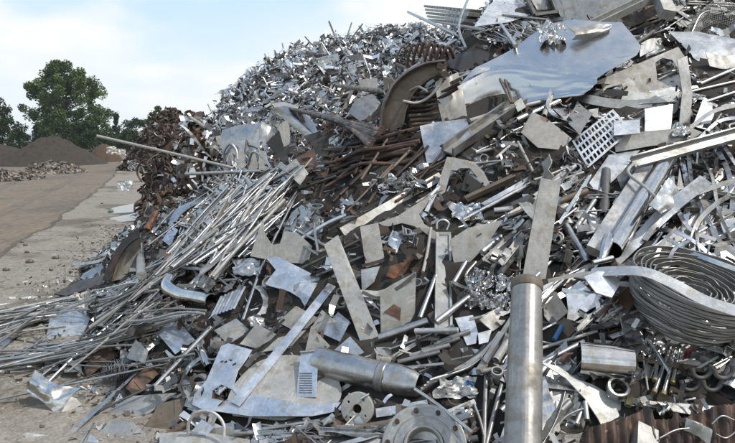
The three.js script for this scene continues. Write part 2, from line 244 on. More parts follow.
// a bent sheet spanned between rows of pixels; each row may stand proud of the plane by some metres
function spline(pts, n) { if (pts.length === 2) { const out = []; for (let i = 0; i <= n; i++) out.push(pts[0].clone().lerp(pts[1], i / n)); return out; } return new THREE.CatmullRomCurve3(pts, false, 'centripetal').getPoints(n); }
function shell(rows, th) {   // rows of 3D points -> closed thin sheet, uv in metres
  const uo = rnd(), vo = rnd(), nr = rows.length, nc = rows[0].length, pos = [], uv = [], ind = [], id = (s, i, j) => s * nr * nc + i * nc + j, nn = [];
  for (let i = 0; i < nr; i++) for (let j = 0; j < nc; j++) { const a = rows[i][Math.min(nc - 1, j + 1)].clone().sub(rows[i][Math.max(0, j - 1)]), b = rows[Math.min(nr - 1, i + 1)][j].clone().sub(rows[Math.max(0, i - 1)][j]); nn.push(b.cross(a).normalize()); }
  for (let s = 0; s < 2; s++) { let vv = 0; for (let i = 0; i < nr; i++) { let uu = 0; if (i) vv += rows[i][0].distanceTo(rows[i - 1][0]); for (let j = 0; j < nc; j++) { if (j) uu += rows[i][j].distanceTo(rows[i][j - 1]); const p = rows[i][j].clone().addScaledVector(nn[i * nc + j], (s ? -0.5 : 0.5) * th); pos.push(p.x, p.y, p.z); uv.push(uu + uo, vv + vo); } } }
  const q = (a, b, c, d) => ind.push(a, b, c, c, b, d);
  for (let i = 0; i < nr - 1; i++) for (let j = 0; j < nc - 1; j++) { q(id(0, i, j), id(0, i + 1, j), id(0, i, j + 1), id(0, i + 1, j + 1)); q(id(1, i, j), id(1, i, j + 1), id(1, i + 1, j), id(1, i + 1, j + 1)); }
  for (let j = 0; j < nc - 1; j++) { q(id(0, 0, j), id(0, 0, j + 1), id(1, 0, j), id(1, 0, j + 1)); q(id(0, nr - 1, j), id(1, nr - 1, j), id(0, nr - 1, j + 1), id(1, nr - 1, j + 1)); }
  for (let i = 0; i < nr - 1; i++) { q(id(0, i, 0), id(1, i, 0), id(0, i + 1, 0), id(1, i + 1, 0)); q(id(0, i, nc - 1), id(0, i + 1, nc - 1), id(1, i, nc - 1), id(1, i + 1, nc - 1)); }
  const g = new THREE.BufferGeometry(); g.setAttribute('position', new THREE.Float32BufferAttribute(pos, 3)); g.setAttribute('uv', new THREE.Float32BufferAttribute(uv, 2)); g.setIndex(ind); g.computeVertexNormals(); return toCreasedNormals(g, 0.7);
}
function bentGeo(rails, o = {}) {
  const out = [...rails[0], ...rails[rails.length - 1].slice().reverse()]; if (rails.length > 2) for (const r of rails.slice(1, -1)) { out.splice(rails[0].length, 0, r[r.length - 1]); out.push(r[0]); }
  const R = rest(out, o.n, { vis: 0.85, ...o }), nc = o.nc || 16;
  let prev; const rows = rails.map(r => prev = spline(r.map(([x, y, z = 0], i) => r.same !== undefined ? at(x, y, proj(prev[Math.round(i / (r.length - 1) * nc)])[2] + r.same + z) : R.on(x, y).addScaledVector(ray(x, y).normalize(), -z)), nc));
  const k = o.nr || (o.sharp ? 1 : 5), full = [];
  if (o.sharp || rails.length === 2) { for (let i = 0; i < rows.length - 1; i++) for (let a = 0; a < 4; a++) full.push(rows[i].map((p, j) => p.clone().lerp(rows[i + 1][j], a / 4))); full.push(rows[rows.length - 1]); }
  else { const cols = rows[0].map((_, j) => spline(rows.map(r => r[j]), k * (rows.length - 1))); for (let i = 0; i < cols[0].length; i++) full.push(cols.map(c => c[i])); }
  const w = o.warp ?? 0.008, s = (seed >>> 7) % 91; full.forEach((r, i) => r.forEach((p, j) => p.addScaledVector(R.N, w * 2 * (fbm(i * 0.45 + s, j * 0.35, s, 2) - 0.5))));
  return shell(full, o.th || 0.006);
}
const bent = (name, label, cat, rails, m, o = {}) => thing(name, label, cat, [{ g: bentGeo(rails, o), m }], o.group);
// a line of pixels laid over the heap: depths follow the surface between the ends, raised until the run lies on top
function lay(px, o = {}) {
  const L = [0]; for (let i = 1; i < px.length; i++) L.push(L[i - 1] + Math.hypot(px[i][0] - px[i - 1][0], px[i][1] - px[i - 1][1]));
  const tot = L[L.length - 1], A = px[0], B = px[px.length - 1];
  let ta = o.ta || hitd(clamp(A[0], -30, W + 30), clamp(A[1], 0, HH + 20)), tb = o.tb || hitd(clamp(B[0], -30, W + 30), clamp(B[1], 0, HH + 20)); const rp = (o.r || 2) ;
  const S = []; for (let i = 0; i < px.length - 1; i++) for (let k = 0; k < 6; k++) { const f = k / 6; S.push([px[i][0] + (px[i + 1][0] - px[i][0]) * f, px[i][1] + (px[i + 1][1] - px[i][1]) * f, (L[i] + (L[i + 1] - L[i]) * f) / tot]); }
  const ok = o.vis ?? 0.88;
  for (let k = 0; k < 45 && !o.fix; k++) { let v = 0; for (const [x, y, f] of S) { const t = 1 / ((1 - f) / ta + f / tb); if (t - rp * t / FPX * 0.5 < zat(x, y)) v++; } if (v >= ok * S.length) break; ta -= 0.015; tb -= 0.015; }
  ta -= o.up || 0; tb -= o.up || 0;
  return { pts: px.map(([x, y, z = 0], i) => { const f = L[i] / tot, t = 1 / ((1 - f) / ta + f / tb); return at(x, y, t - z); }), t: (ta + tb) / 2 };
}
function tubeGeo(pts, r, o = {}) {   // solid or hollow round bar along points
  const c = pts.length === 2 ? new THREE.LineCurve3(pts[0], pts[1]) : new THREE.CatmullRomCurve3(pts, false, 'centripetal');
  const seg = o.seg || (pts.length === 2 ? 3 : pts.length * 7), rad = o.rad || (r > 0.02 ? 16 : 9);
  const g = [new THREE.TubeGeometry(c, seg, r, rad, false)];
  const uvs = g[0].attributes.uv, len = c.getLength(); for (let i = 0; i < uvs.count; i++) uvs.setXY(i, uvs.getX(i) * len, uvs.getY(i) * r * 6.28);
  for (const e of [0, 1]) { const p = c.getPointAt(e), t = c.getTangentAt(e).multiplyScalar(e ? 1 : -1); let d; const q = new THREE.Quaternion().setFromUnitVectors(V(0, 0, 1), t);
    if (o.hollow) { d = new THREE.RingGeometry(r * o.hollow, r, rad, 1); } else { d = new THREE.CircleGeometry(r, rad); }
    d.applyQuaternion(q); d.translate(p.x, p.y, p.z); g.push(d); }
  if (o.hollow) { const i = new THREE.TubeGeometry(c, seg, r * o.hollow, rad, false); const ix = i.index.array; for (let k = 0; k < ix.length; k += 3) { const a = ix[k]; ix[k] = ix[k + 1]; ix[k + 1] = a; } i.computeVertexNormals(); g.push(i); }
  return mergeGeometries(g.map(x => x.index ? x.toNonIndexed() : x));
}
const bar = (name, label, cat, px, rpx, m, o = {}) => { const L = lay(px, { r: rpx, ...o }); return thing(name, label, cat, [{ g: tubeGeo(L.pts, o.rm || rpx * L.t / FPX, o), m }], o.group); };
// a flat strip that runs along pixels; its face looks along n (or turns from n to n2)
function stripGeo(px, wpx, o = {}) {
  const L = lay(px, { r: wpx, ...o }), n = o.count || Math.max(3, px.length * 6), P = spline(L.pts, n), w = wpx * L.t / FPX, rows = [[], [], []];
  const n1 = V(...(NORM[o.n] || o.n || NORM.U)).normalize(), n2 = o.n2 ? V(...(NORM[o.n2] || o.n2)).normalize() : n1;
  P.forEach((p, i) => { const tn = P[Math.min(n, i + 1)].clone().sub(P[Math.max(0, i - 1)]).normalize(), N = n1.clone().lerp(n2, i / n); const W_ = N.clone().cross(tn).normalize(); [-0.5, 0, 0.5].forEach((k, j) => rows[j].push(p.clone().addScaledVector(W_, k * w))); });
  return shell(rows, o.th || 0.004);
}
const strip = (name, label, cat, px, wpx, m, o = {}) => thing(name, label, cat, [{ g: stripGeo(px, wpx, o), m }], o.group);
// an L, U or box profile between two pixels
function profileGeo(px, sect, o = {}) {
  const L = lay(px, o), k = L.t / FPX, a = L.pts[0], b = L.pts[L.pts.length - 1], z = b.clone().sub(a), len = z.length(); z.normalize();
  const up = V(...(NORM[o.n] || o.n || NORM.U)).normalize(), x = up.clone().cross(z).normalize(), y = z.clone().cross(x);
  const s = new THREE.Shape(sect.map(p => new THREE.Vector2(p[0] * k, p[1] * k))); const g = new THREE.ExtrudeGeometry(s, { depth: len, bevelEnabled: true, bevelThickness: 0.001, bevelSize: 0.001, bevelSegments: 1, steps: 4 });
  g.applyMatrix4(new THREE.Matrix4().makeBasis(x, y, z).setPosition(a)); return g;
}
const U_ = (w, h, t) => [[-w / 2, 0], [w / 2, 0], [w / 2, h], [w / 2 - t, h], [w / 2 - t, t], [-w / 2 + t, t], [-w / 2 + t, h], [-w / 2, h]], L_ = (w, h, t) => [[0, 0], [w, 0], [w, t], [t, t], [t, h], [0, h]], B_ = (w, h) => [[-w / 2, -h / 2], [w / 2, -h / 2], [w / 2, h / 2], [-w / 2, h / 2]];
const profile = (name, label, cat, px, sect, m, o = {}) => thing(name, label, cat, [{ g: profileGeo(px, sect, o), m }], o.group);
// turned bodies: profile [along, radius] in pixels between two pixels, open ends show the wall and the inside
function turnedGeo(px, prof, o = {}) {
  const L = o.L || lay(px, { r: Math.max(...prof.map(p => p[1])), ...o }), k = L.t / FPX, a = L.pts[0], b = L.pts[1], z = b.clone().sub(a), len = z.length(), mx = prof[prof.length - 1][0];
  const pr = prof.map(p => new THREE.Vector2(p[1] * k, p[0] / mx * len));
  if (o.wall) pr.push(...prof.slice().reverse().map(p => new THREE.Vector2(Math.max(0.001, p[1] - o.wall) * k, p[0] / mx * len)), pr[0].clone());
  let g = new THREE.LatheGeometry(pr, o.seg || 40); const uv = g.attributes.uv, p = g.attributes.position; for (let i = 0; i < uv.count; i++) uv.setXY(i, p.getY(i), uv.getX(i) * pr[0].x * 6.3);
  if (o.dent) for (let i = 0; i < p.count; i++) { const x = p.getX(i), y = p.getY(i), zz = p.getZ(i), r = Math.hypot(x, zz) || 1, f = 1 + o.dent * (fbm(x / r * 1.3 + 5, y * 4 + zz / r * 1.3, 4, 3) - 0.5); p.setX(i, x * f); p.setZ(i, zz * f); }
  g = toCreasedNormals(g, 0.6); g.applyQuaternion(new THREE.Quaternion().setFromUnitVectors(V(0, 1, 0), z.normalize())); g.translate(a.x, a.y, a.z); return g;
}
const turned = (name, label, cat, px, prof, m, o = {}) => thing(name, label, cat, [{ g: turnedGeo(px, prof, o), m }], o.group);
// crumpled foil or sheet
function crumpleGeo(px, py, wpx, hpx, o = {}) {
  const R = rest([[px - wpx / 2, py - hpx / 2], [px + wpx / 2, py - hpx / 2], [px + wpx / 2, py + hpx / 2], [px - wpx / 2, py + hpx / 2]], o.n, { vis: 0.75, ...o }), rows = [], s = Math.floor(rnd() * 900), n = o.res || 18, am = (o.amp ?? 0.12) * wpx * R.t / FPX;
  for (let i = 0; i <= n; i++) { const r = []; for (let j = 0; j <= n; j++) { const u = j / n - 0.5, v = i / n - 0.5, e = 1 - 0.35 * vn(Math.atan2(u, v) * 1.6 + s, 3), q = R.on(px + (u * e + 0.12 * (vn(u * 5 + s, v * 5) - 0.5)) * wpx, py + (v * e + 0.12 * (vn(u * 5, v * 5 + s) - 0.5)) * hpx); r.push(q.addScaledVector(R.N, am * (Math.abs(fbm(u * 4 + s, v * 4 + s, 2, 2) - 0.5) * 4.2 - 0.6))); } rows.push(r); }
  return shell(rows, 0.003);
}
const crumple = (name, label, cat, c, m, o = {}) => thing(name, label, cat, [{ g: crumpleGeo(...c, o), m }], o.group);

// ---------------------------------------------------------------- the pieces one can tell apart, lowest first
// upper right: what is piled at the top
M.coil = mat([0.30, 0.295, 0.285], 0.85, 0.5);
const NTH = ['first', 'second', 'third', 'fourth', 'fifth', 'sixth', 'seventh', 'eighth', 'ninth', 'tenth', 'eleventh', 'twelfth', 'thirteenth', 'fourteenth', 'fifteenth', 'sixteenth'];
const grid = (a, b, n) => Array.from({ length: n }, (_, i) => a + (b - a) * (n < 2 ? 0.5 : i / (n - 1)));
plate('steel_sheet', 'grey weathered sheet lying near the skyline above the big blue hood', 'sheet', [[553, 0], [556, -22], [668, -40], [664, -3], [600, 28], [570, 34]], M.dull, { n: [-0.3, 0.35, 0.9], warp: 0.05 });
profile('steel_channel', 'long grey channel slanting up to the top edge beside the grey sheet', 'channel', [[578, 36], [676, -12]], U_(11, 7, 1.5), M.chan, { n: [-0.3, 0.7, 0.5] });
plate('cover_sheet', 'pale blue panel tilted on the crest between two rods', 'panel', [[474, 27], [488, 6], [499, -3], [522, -3], [530, 15], [508, 22]], M.bluepale, { n: 'T' });
{ // layered strips
  const pcs = []; for (let k = 0; k < 5; k++) pcs.push({ n: 'strip', g: profileGeo([[431 - k, 20 - k * 3.4], [468 + k * 2, 24 - k * 3.1]], B_(8, 2.6), { n: 'T' }), m: k % 2 ? M.dull : M.dark });
  thing('strip_stack', 'flat grey strips stacked like planks on the crest', 'strip stack', pcs);
}
bar('steel_rod', 'long bright rod sticking up left out of the crest', 'rod', [[408, 12], [486, 48]], 1.6, M.steel, { vis: 0.4 });
bar('steel_rod', 'slim rod crossing the stacked flat strips, pointing at the sky', 'rod', [[470, -6], [459, 28], [466, 48]], 1.3, M.steel);
bar('steel_rod', 'straight bright rod leaning from the crest down to the blue hood', 'rod', [[486, 3], [516, 46]], 1.8, M.bright);
bar('steel_rod', 'dark rod across the top of the pale blue panel', 'rod', [[502, 15], [548, 20]], 1.3, M.mid);
bar('steel_rod', 'thin rod lying level left of the pale blue crest panel', 'rod', [[420, 19], [484, 30]], 1.1, M.mid);
{ // open box frame by the crest
  const c = [[524, -8], [535, 15], [557, 12], [548, -12]], pcs = []; for (let i = 0; i < 4; i++) pcs.push({ n: 'rail', g: profileGeo([c[i], c[(i + 1) % 4]], B_(3, 3), { n: 'C' }), m: M.dark });
  pcs.push({ n: 'panel', g: plateGeo([[528, -6], [538, 11], [553, 9], [546, -9]], { n: 'C' }), m: M.mid }); thing('metal_casing', 'dark open box casing at the top edge beside the blue hood', 'casing', pcs);
}
bent('steel_sheet', 'rusty brown sheet edge poking out under the top channel', 'sheet', [[[612, 20], [640, 8], [664, 4]], [[618, 34], [644, 22], [668, 16]]], M.rustpale, {});
bar('steel_rod', 'rusty rod under the channel at the top right', 'rod', [[622, 34], [676, 14]], 1.5, M.rust);
profile('steel_box_tube', 'short square grey tube hanging off the top edge', 'tube', [[659, -8], [668, 15]], B_(13, 10), M.dull, { n: 'C' });
{ // wire netting
  const wires = []; const P = (u, v) => [684 + 62 * u, 40 - 30 * Math.sin(u * 2.4 + 0.3) + 16 * v - 4 * u, 0.10 * Math.sin(u * 3) * (1 - v)];
  const R = rest([[684, 38], [700, 8], [745, 4], [745, 36]], [0, 0.6, 0.7], { vis: 0.6 });
  const q = (u, v) => { const [x, y, z] = P(u, v); return R.on(x, y).addScaledVector(R.N, z + 0.02 * fbm(u * 6, v * 6, 4)); };
  for (const u of grid(0, 1, 30)) wires.push(tubeGeo(grid(0, 1, 5).map(v => q(u, v)), 0.0018, { rad: 4, seg: 8 })); for (const v of grid(0, 1, 14)) wires.push(tubeGeo(grid(0, 1, 8).map(u => q(u, v)), 0.0018, { rad: 4, seg: 14 }));
  thing('wire_netting', 'crushed grey wire netting at the top right corner', 'netting', [{ g: mergeGeometries(wires), m: M.mid }]);
  bar('steel_wire', 'bright bent wire hooked over the crushed netting', 'wire', [[692, 32], [702, 14], [718, 10], [740, 13]], 0.9, M.bright);
}
plate('steel_sheet', 'blue grey sheet slanting off the right edge under the netting', 'sheet', [[668, 31], [700, 33], [745, 41], [745, 62], [712, 70], [694, 58]], M.blue, { n: [-0.1, 0.75, 0.6], warp: 0.03 });
bent('steel_sheet', 'brown curved flap hanging below the blue grey sheet', 'sheet', [[[705, 52], [722, 56], [742, 54]], [[710, 66, 0.03], [724, 69, 0.04], [742, 65, 0.03]]], M.beige, { n: 'C' });
for (const [a, b, r, w] of [[[700, 84], [742, 66], 2, 'upper'], [[690, 92], [742, 80], 1.6, 'middle'], [[700, 104], [742, 90], 1.8, 'lower']]) bar('steel_tube', w + ' of three bright tubes running off the right edge below the flap', 'tube', [a, b], r, M.steel);

// the big folded hood
{ const n = [-0.25, 0.72, 0.65], top = [[461, 83], [476, 68], [512, 48], [546, 24], [573, 19], [604, 21], [622, 21], [633, 34], [641, 46], [637, 55], [597, 78], [572, 73], [540, 68.5], [494, 66]], R = rest(top, n, { up: 0.62, vis: 0.8 }), sm = (r, z) => Object.assign(r, { same: z });
  thing('steel_hood', 'big folded steel hood with blue top and pale front on the upper slope', 'hood', [
    { n: 'top_panel', g: plateGeo(top, { R, th: 0.006, warp: 0.03, lip: false }), m: M.hood },
    { n: 'front_panel', g: bentGeo([[[461, 82.5], [494, 65.5], [540, 68], [572, 72.5], [597, 77.5]], sm([[459, 88], [496, 74], [540, 77], [572, 81], [597, 82]], -0.03), sm([[461, 100], [496, 91], [536, 90], [568, 91], [592, 88]], 0.0), sm([[467, 120], [490, 112], [521, 104], [550, 99.5], [582, 95]], 0.03)], { R, nc: 24, nr: 8, warp: 0.012, th: 0.006 }), m: M.hood }]); }
crumple('crumpled_foil', 'crumpled bluish foil caught on the upper corner of the hood', 'foil', [553, 34, 30, 24], M.foil, { amp: 0.2 });
bent('steel_sheet', 'torn dark lip curling over the top edge of the hood', 'sheet', [[[568, 28], [590, 24], [612, 25]], [[576, 35, 0.08], [592, 33, 0.08], [608, 30, 0.05]], [[572, 40, 0.02], [590, 38, 0.02], [604, 34, 0.01]]], M.mid, { n: 'C' });
bent('steel_sheet', 'small bright white sheet wedged right of the hood', 'sheet', [[[640, 44], [650, 39], [661, 38]], [[640, 57], [652, 51], [664, 48]]], M.white, { n: 'R' });
bent('steel_strip', 'bright thin rim strip right under the hood corner', 'strip', [[[628, 64], [645, 55], [664, 47]], [[630, 66], [646, 58], [665, 50]]], M.bright, { n: 'U' });
bent('steel_sheet', 'pale crumpled sheet wedged left of the hood foot', 'sheet', [[[436, 92], [448, 78], [458, 72]], [[440, 112, 0.03], [452, 105, 0.05], [464, 98, 0.03]], [[444, 128], [456, 126], [468, 120]]], M.beige, { n: 'C' });
plate('steel_plate', 'brown grey triangular plate with a ragged hole below the hood', 'plate', [[590, 84], [678, 47], [688, 62], [691, 92], [684, 96], [672, 90], [655, 92], [641, 94], [630, 80], [610, 84]], M.beige, { n: 'C', th: 0.005, holes: [[[655, 63], [662, 58], [672, 60], [679, 70], [680, 83], [668, 86], [657, 80]]] });
plate('steel_bracket', 'white looped bracket plate beneath the brown triangular plate', 'bracket', [[590, 98], [605, 86], [629, 78], [634, 82], [641, 95], [662, 88], [680, 92], [676, 101], [640, 104], [600, 105]], M.white, { n: 'B', holes: [[[598, 97], [607, 88], [622, 84], [624, 92], [621, 100], [602, 101]]] });
strip('flat_strip', 'flat grey band sweeping in an arc under the white looped bracket', 'strip', [[574, 95, -0.1], [588, 99], [620, 104], [650, 103], [690, 94]], 9, M.steel, { n: [0, 0.1, 1] });
plate('flat_strip', 'upright bright strip crossing the arc band at the right', 'strip', [[677, 60], [687, 56], [692, 92], [690, 128], [679, 126], [682, 92]], M.steel, { n: [0.2, 0.25, 0.9], warp: 0.01 });
strip('flat_strip', 'short curled bright strip left of the arc band', 'strip', [[553, 86], [550, 98, 0.03], [549, 108, 0.05], [556, 116], [568, 121]], 7, M.bright, { n: [0.5, 0.3, 0.8] });
{ // slotted panel
  const H = []; const A = [572, 141], B = [613, 109], C = [588, 168], D = [632, 130], L2 = (a, b, t) => [a[0] + (b[0] - a[0]) * t, a[1] + (b[1] - a[1]) * t], G = (u, v) => L2(L2(A, B, u), L2(C, D, u), v);
  for (let i = 0; i < 12; i++) for (let j = 0; j < 4; j++) { const u0 = 0.04 + i * 0.078, v0 = 0.06 + j * 0.235; H.push([G(u0, v0), G(u0 + 0.05, v0), G(u0 + 0.05, v0 + 0.16), G(u0, v0 + 0.16)]); }
  plate('slotted_panel', 'pale blue slotted vent panel leaning on the upper right slope', 'vent panel', [A, B, D, C], M.bluepale, { n: 'B', holes: H, warp: 0, th: 0.003, up: 0.05 });
}
plate('steel_plate', 'grey flat plate under the slotted vent panel, dirty and speckled', 'plate', [[521, 133], [532, 112], [546, 118], [572, 139], [560, 150], [538, 148]], M.grime, { n: 'B' });
plate('steel_plate', 'small pale rectangle just right of the slotted vent panel', 'plate', [[614, 121], [640, 119], [640, 133], [614, 135]], M.bluepale, { n: 'U' });
plate('steel_plate', 'pale square plate below the middle of the arc band', 'plate', [[645, 109], [673, 104], [671, 129], [645, 133]], M.bluepale, { n: [-0.05, 0.55, 0.8] });
plate('steel_plate', 'warm grey plate lying below the pale square plates', 'plate', [[614, 134], [650, 131], [690, 127], [703, 132], [690, 141], [650, 146], [616, 152]], M.dull, { n: 'C' });
plate('steel_plate', 'white tilted rectangle by the ribbons near the right edge', 'plate', [[693, 126], [704, 97], [718, 105], [708, 130]], M.alum, { n: [0.3, 0.6, 0.7], warp: 0.004 });
crumple('crumpled_foil', 'crumpled silver scrap at the foot of the upright bright strip', 'foil', [682, 131, 22, 14], M.foil, { amp: 0.15 });
plate('steel_plate', 'blue grey sheet hanging below the slotted panel beside the dark pipe', 'plate', [[588, 185], [609, 155], [640, 150], [622, 172], [600, 193]], M.blue, { n: 'U' });
plate('steel_plate', 'narrow grey offcut between the blue grey sheet and the square tubes', 'plate', [[617, 178], [629, 165], [634, 176], [622, 192]], M.blue, { n: 'C' });

// curled rusty work and the brown arch, upper middle
{ const pcs = []; for (let k = 0; k < 9; k++) { const x = 399 + k * 5.6; pcs.push({ n: 'coil_turn', g: tubeGeo(lay([[x - 2, 75 - k * 1.6], [x - 3 + k * 0.3, 60 - k * 0.8, 0.05], [x + 4, 42 + Math.abs(k - 4) * 1.2, 0.06], [x + 8, 52, 0], [x + 10, 66 - k, -0.08]], { fix: true, up: 0.3 }).pts, 0.018, { rad: 8 }), m: k % 3 ? M.rustpale : M.rust }); } thing('rusty_coil', 'row of rusty brown bars curled like a spring above the arch', 'coil', pcs); }
for (const [r, s] of [[[[396, 64], [414, 70], [440, 66]], 'upper'], [[[398, 72], [416, 80], [445, 74]], 'lower']]) bar('rusty_bar', s + ' of two rusty bars running behind the curled bars', 'bar', r, 2, M.rust, { up: 0.2 });
{ // flanged brown arch: flat web with a raised rim
  const out = [[381, 132], [383, 112], [388, 96], [397, 82], [410, 71], [426, 64], [446, 61]], inn = [[402, 134], [404, 118], [408, 104], [414, 92], [424, 82], [434, 76], [447, 72]];
  const Rr = rest([...out, ...inn.slice().reverse()], [-0.25, 0.15, 0.95], { vis: 0.9 }), o = { n: [-0.25, 0.15, 0.95], t: Rr.t, nc: 24 };
  thing('steel_arch', 'wide brown grey half ring standing on edge over the rusty bars', 'arch', [{ n: 'web', g: bentGeo([out, inn], { ...o, th: 0.012 }), m: M.brown }, { n: 'rim', g: bentGeo([out.map(([x, y]) => [x, y, 0.05]), out.map(([x, y]) => [x - 2, y - 1, -0.09])], { ...o, th: 0.01 }), m: M.rustpale }, { n: 'inner_rim', g: bentGeo([inn.map(([x, y]) => [x, y, 0.05]), inn.map(([x, y]) => [x + 2, y + 1, -0.09])], { ...o, th: 0.01 }), m: M.brown }]);
}
bar('steel_tube', 'thin pale hoop curving inside the brown half ring', 'tube', [[403, 101], [416, 103], [429, 97], [438, 86], [444, 70]], 1.4, M.beige, { up: 0.05 });
bar('steel_tube', 'short pale curved tube above the thin hoop', 'tube', [[409, 91], [418, 87], [427, 91]], 1.2, M.beige);
for (let k = 0; k < 9; k++) bar('rusty_bar', NTH[k] + ' rusty bar from the top in the stack seen through the half ring', 'bar', [[404 + k, 94 + k * 4.4], [430 + k * 2.4, 92 + k * 4], [462 - k * 2, 78 + k * 5]], 1.8, pick([M.rustdark, M.rust, M.brown]), { group: 'bars stacked inside the brown half ring', vis: 0.5 });
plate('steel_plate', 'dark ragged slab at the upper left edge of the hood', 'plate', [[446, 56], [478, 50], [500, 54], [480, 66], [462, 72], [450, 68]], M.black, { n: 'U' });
for (const [a, b] of [[[336, 86], [388, 92]], [[330, 118], [352, 74]], [[318, 122], [327, 84]], [[341, 118], [353, 88]]]) bar('rusty_bar', 'dark brown bar slanting before the shredded silver heap, beside the half ring', 'bar', [a, b], 2, M.brown, { group: 'dark brown bars before the shredded heap', vis: 0.6 });
plate('steel_plate', 'grey jagged plate left of the half ring, by the shredded heap', 'plate', [[348, 112], [356, 99], [372, 94], [382, 104], [374, 116], [360, 121]], M.mid, { n: 'B' });
plate('steel_plate', 'pale dusty plate low before the shredded silver heap', 'plate', [[358, 80], [377, 78], [378, 92], [362, 93]], M.dusty, { n: 'C' });

// left shoulder: dented housings and the tilted trough
bent('dented_housing', 'dented pale barrel section with a dark rim at the left shoulder', 'housing', [[[196, 139], [208, 138], [222, 135]], [[193, 152, 0.08], [208, 153, 0.1], [222, 150, 0.08]], [[199, 168], [210, 170], [222, 168]]], M.beige, { n: 'C', up: 0.2 });
bent('dented_housing', 'large dented steel housing with blue face and warm right side', 'housing', [[[222, 130, -0.05], [240, 125, 0], [258, 123, 0], [262, 122, 0], [278, 130, -0.15]], [[221, 140, 0], [238, 139, 0.05], [257, 137, 0.05], [262, 137, 0.04], [281, 140, -0.12]], [[224, 162, 0], [240, 160, 0.02], [256, 158, 0], [263, 157, 0], [280, 152, -0.12]]], M.steel, { n: [-0.15, 0.3, 0.95], nc: 24, warp: 0.015, up: 0.2 });
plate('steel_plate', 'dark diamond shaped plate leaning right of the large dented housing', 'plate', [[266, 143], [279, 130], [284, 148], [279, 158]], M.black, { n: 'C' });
plate('steel_disc', 'pale pointed oval plate standing upright by the dark diamond plate', 'plate', [[280, 124], [287, 121], [290, 134], [289, 150], [284, 161], [279, 152], [277, 138]], M.beige, { n: 'C', round: true });
thing('sheet_trough', 'long tilted sheet trough with blue top and tan side at the left shoulder', 'trough', [{ g: bentGeo([[[270, 108, 0], [292, 126, 0], [312, 144], [321, 157]], [[277, 107, 0.1], [297, 121, 0.1], [316, 137, 0.1], [328, 148, 0.1]], [[285, 106, 0.04], [304, 114, 0.04], [322, 131, 0.04], [335, 141, 0.04]]], { n: [-0.3, 0.5, 0.8], sharp: true, nc: 14, warp: 0.015, up: 0.12 }), m: M.steel }]);
bent('steel_sheet', 'small curled tan sheet at the head of the tilted trough', 'sheet', [[[272, 104], [282, 102], [296, 106]], [[275, 108], [284, 107], [298, 110]]], M.beige, { n: 'U' });
for (let k = 0; k < 4; k++) plate('steel_plate', 'narrow upright tan offcut in the row below the dented housings', 'plate', [[226 + k * 11, 172], [229 + k * 10, 154 - (k % 2) * 4], [233 + k * 11, 152], [237 + k * 11, 172]], k % 2 ? M.beige : M.dusty, { n: 'C', group: 'upright tan offcuts below the dented housings' });
bar('steel_pole', 'long thin pale pole sticking out left over the rusty tangle', 'pole', [[97, 136], [162, 151], [233, 168]], 1.5, M.beige, { ta: 9.4, tb: 9.2, fix: true });
bar('steel_tube', 'level pale tube lying at the left shoulder below the long pole', 'tube', [[186, 174], [262, 171]], 1.8, M.steel);
for (const [p, s] of [[[[226, 166], [224, 152], [230, 144], [236, 150], [238, 166]], 'narrow'], [[[248, 168], [253, 152], [264, 158], [272, 170]], 'wide']]) bar('steel_tube', s + ' bent tube hoop standing before the dented housings', 'tube', p, 1.4, M.steel);
bar('steel_rod', 'upright dark rod before the large dented housing', 'rod', [[243, 164], [248, 132]], 1, M.dark);
bar('steel_tube', 'short pale tube pointing up left at the foot of the shredded heap', 'tube', [[191, 118], [205, 127]], 1.6, M.beige, { ta: 10.5, tb: 10.3, fix: true });

// rusty rods fanned out in the middle
for (let k = 0; k < 7; k++) bar('rusty_rod', NTH[k] + ' thin rusty rod from the top of those running down from the trough', 'rod', [[279 + k * 3, 106 + k * 0.8], [332 + k * 3, 117 + k * 1.8], [382 - k * 2, 128 + k * 3]], rr(1.2, 1.9), pick([M.rust, M.rustpale, M.rustdark]), { group: 'rusty rods running down from the tilted trough', vis: 0.7 });
for (let k = 0; k < 14; k++) { const y = k * 2.3; bar('rusty_rod', NTH[k] + ' thick rusty rod from the top in the bundle under the half ring', 'rod', [[332 + rr(-8, 10), 148 + y + rr(-3, 3)], [362 + rr(-6, 6), 144 + y * 0.8 + rr(-3, 3)], [392 + rr(-6, 6), 137 + y * 0.8 + rr(-3, 3)], [428 - rr(0, 30), 126 + y + rr(-4, 4)]], rr(1.3, 2.3), pick([M.rust, M.rustpale, M.rustdark, M.brown]), { group: 'rusty rods bundled under the half ring', vis: 0.8 }); }
for (let k = 0; k < 16; k++) { const x = 312 + k * 7, y = rr(150, 190); bar('rusty_rod', NTH[k] + ' dark rusty rod from the left in the hollow below the rusty bundle', 'rod', [[x, y + rr(10, 26)], [x + rr(14, 46), y - rr(6, 26)]], rr(1, 1.7), pick([M.rust, M.rustdark, M.brown]), { group: 'dark rusty rods in the middle hollow', vis: 0.6 }); }
bar('steel_rod', 'long dark wire rod crossing the middle from lower left to the rusty bundle', 'rod', [[240, 208], [290, 192], [336, 176]], 1.2, M.dark);
plate('steel_sheet', 'blue grey sheet with a torn left edge above the arched bracket', 'sheet', [[420, 127], [436, 122], [466, 119], [472, 134], [452, 150], [440, 160], [427, 164], [424, 148]], M.blue, { n: [-0.15, 0.6, 0.75], warp: 0.02 });
bar('steel_tube', 'tan tube slanting across the pale front of the hood', 'tube', [[470, 121], [504, 111], [545, 101]], 2.4, M.beige);
profile('steel_channel', 'dark channel with a bright cut end slanting up to the hood', 'channel', [[448, 154], [521, 104]], U_(15, 9, 2), M.mid, { n: [-0.25, 0.75, 0.6] });
plate('steel_plate', 'bright cut end piece on the tip of the dark channel', 'plate', [[514, 103], [521, 98], [526, 107], [518, 112]], M.white, { n: 'C', warp: 0 });
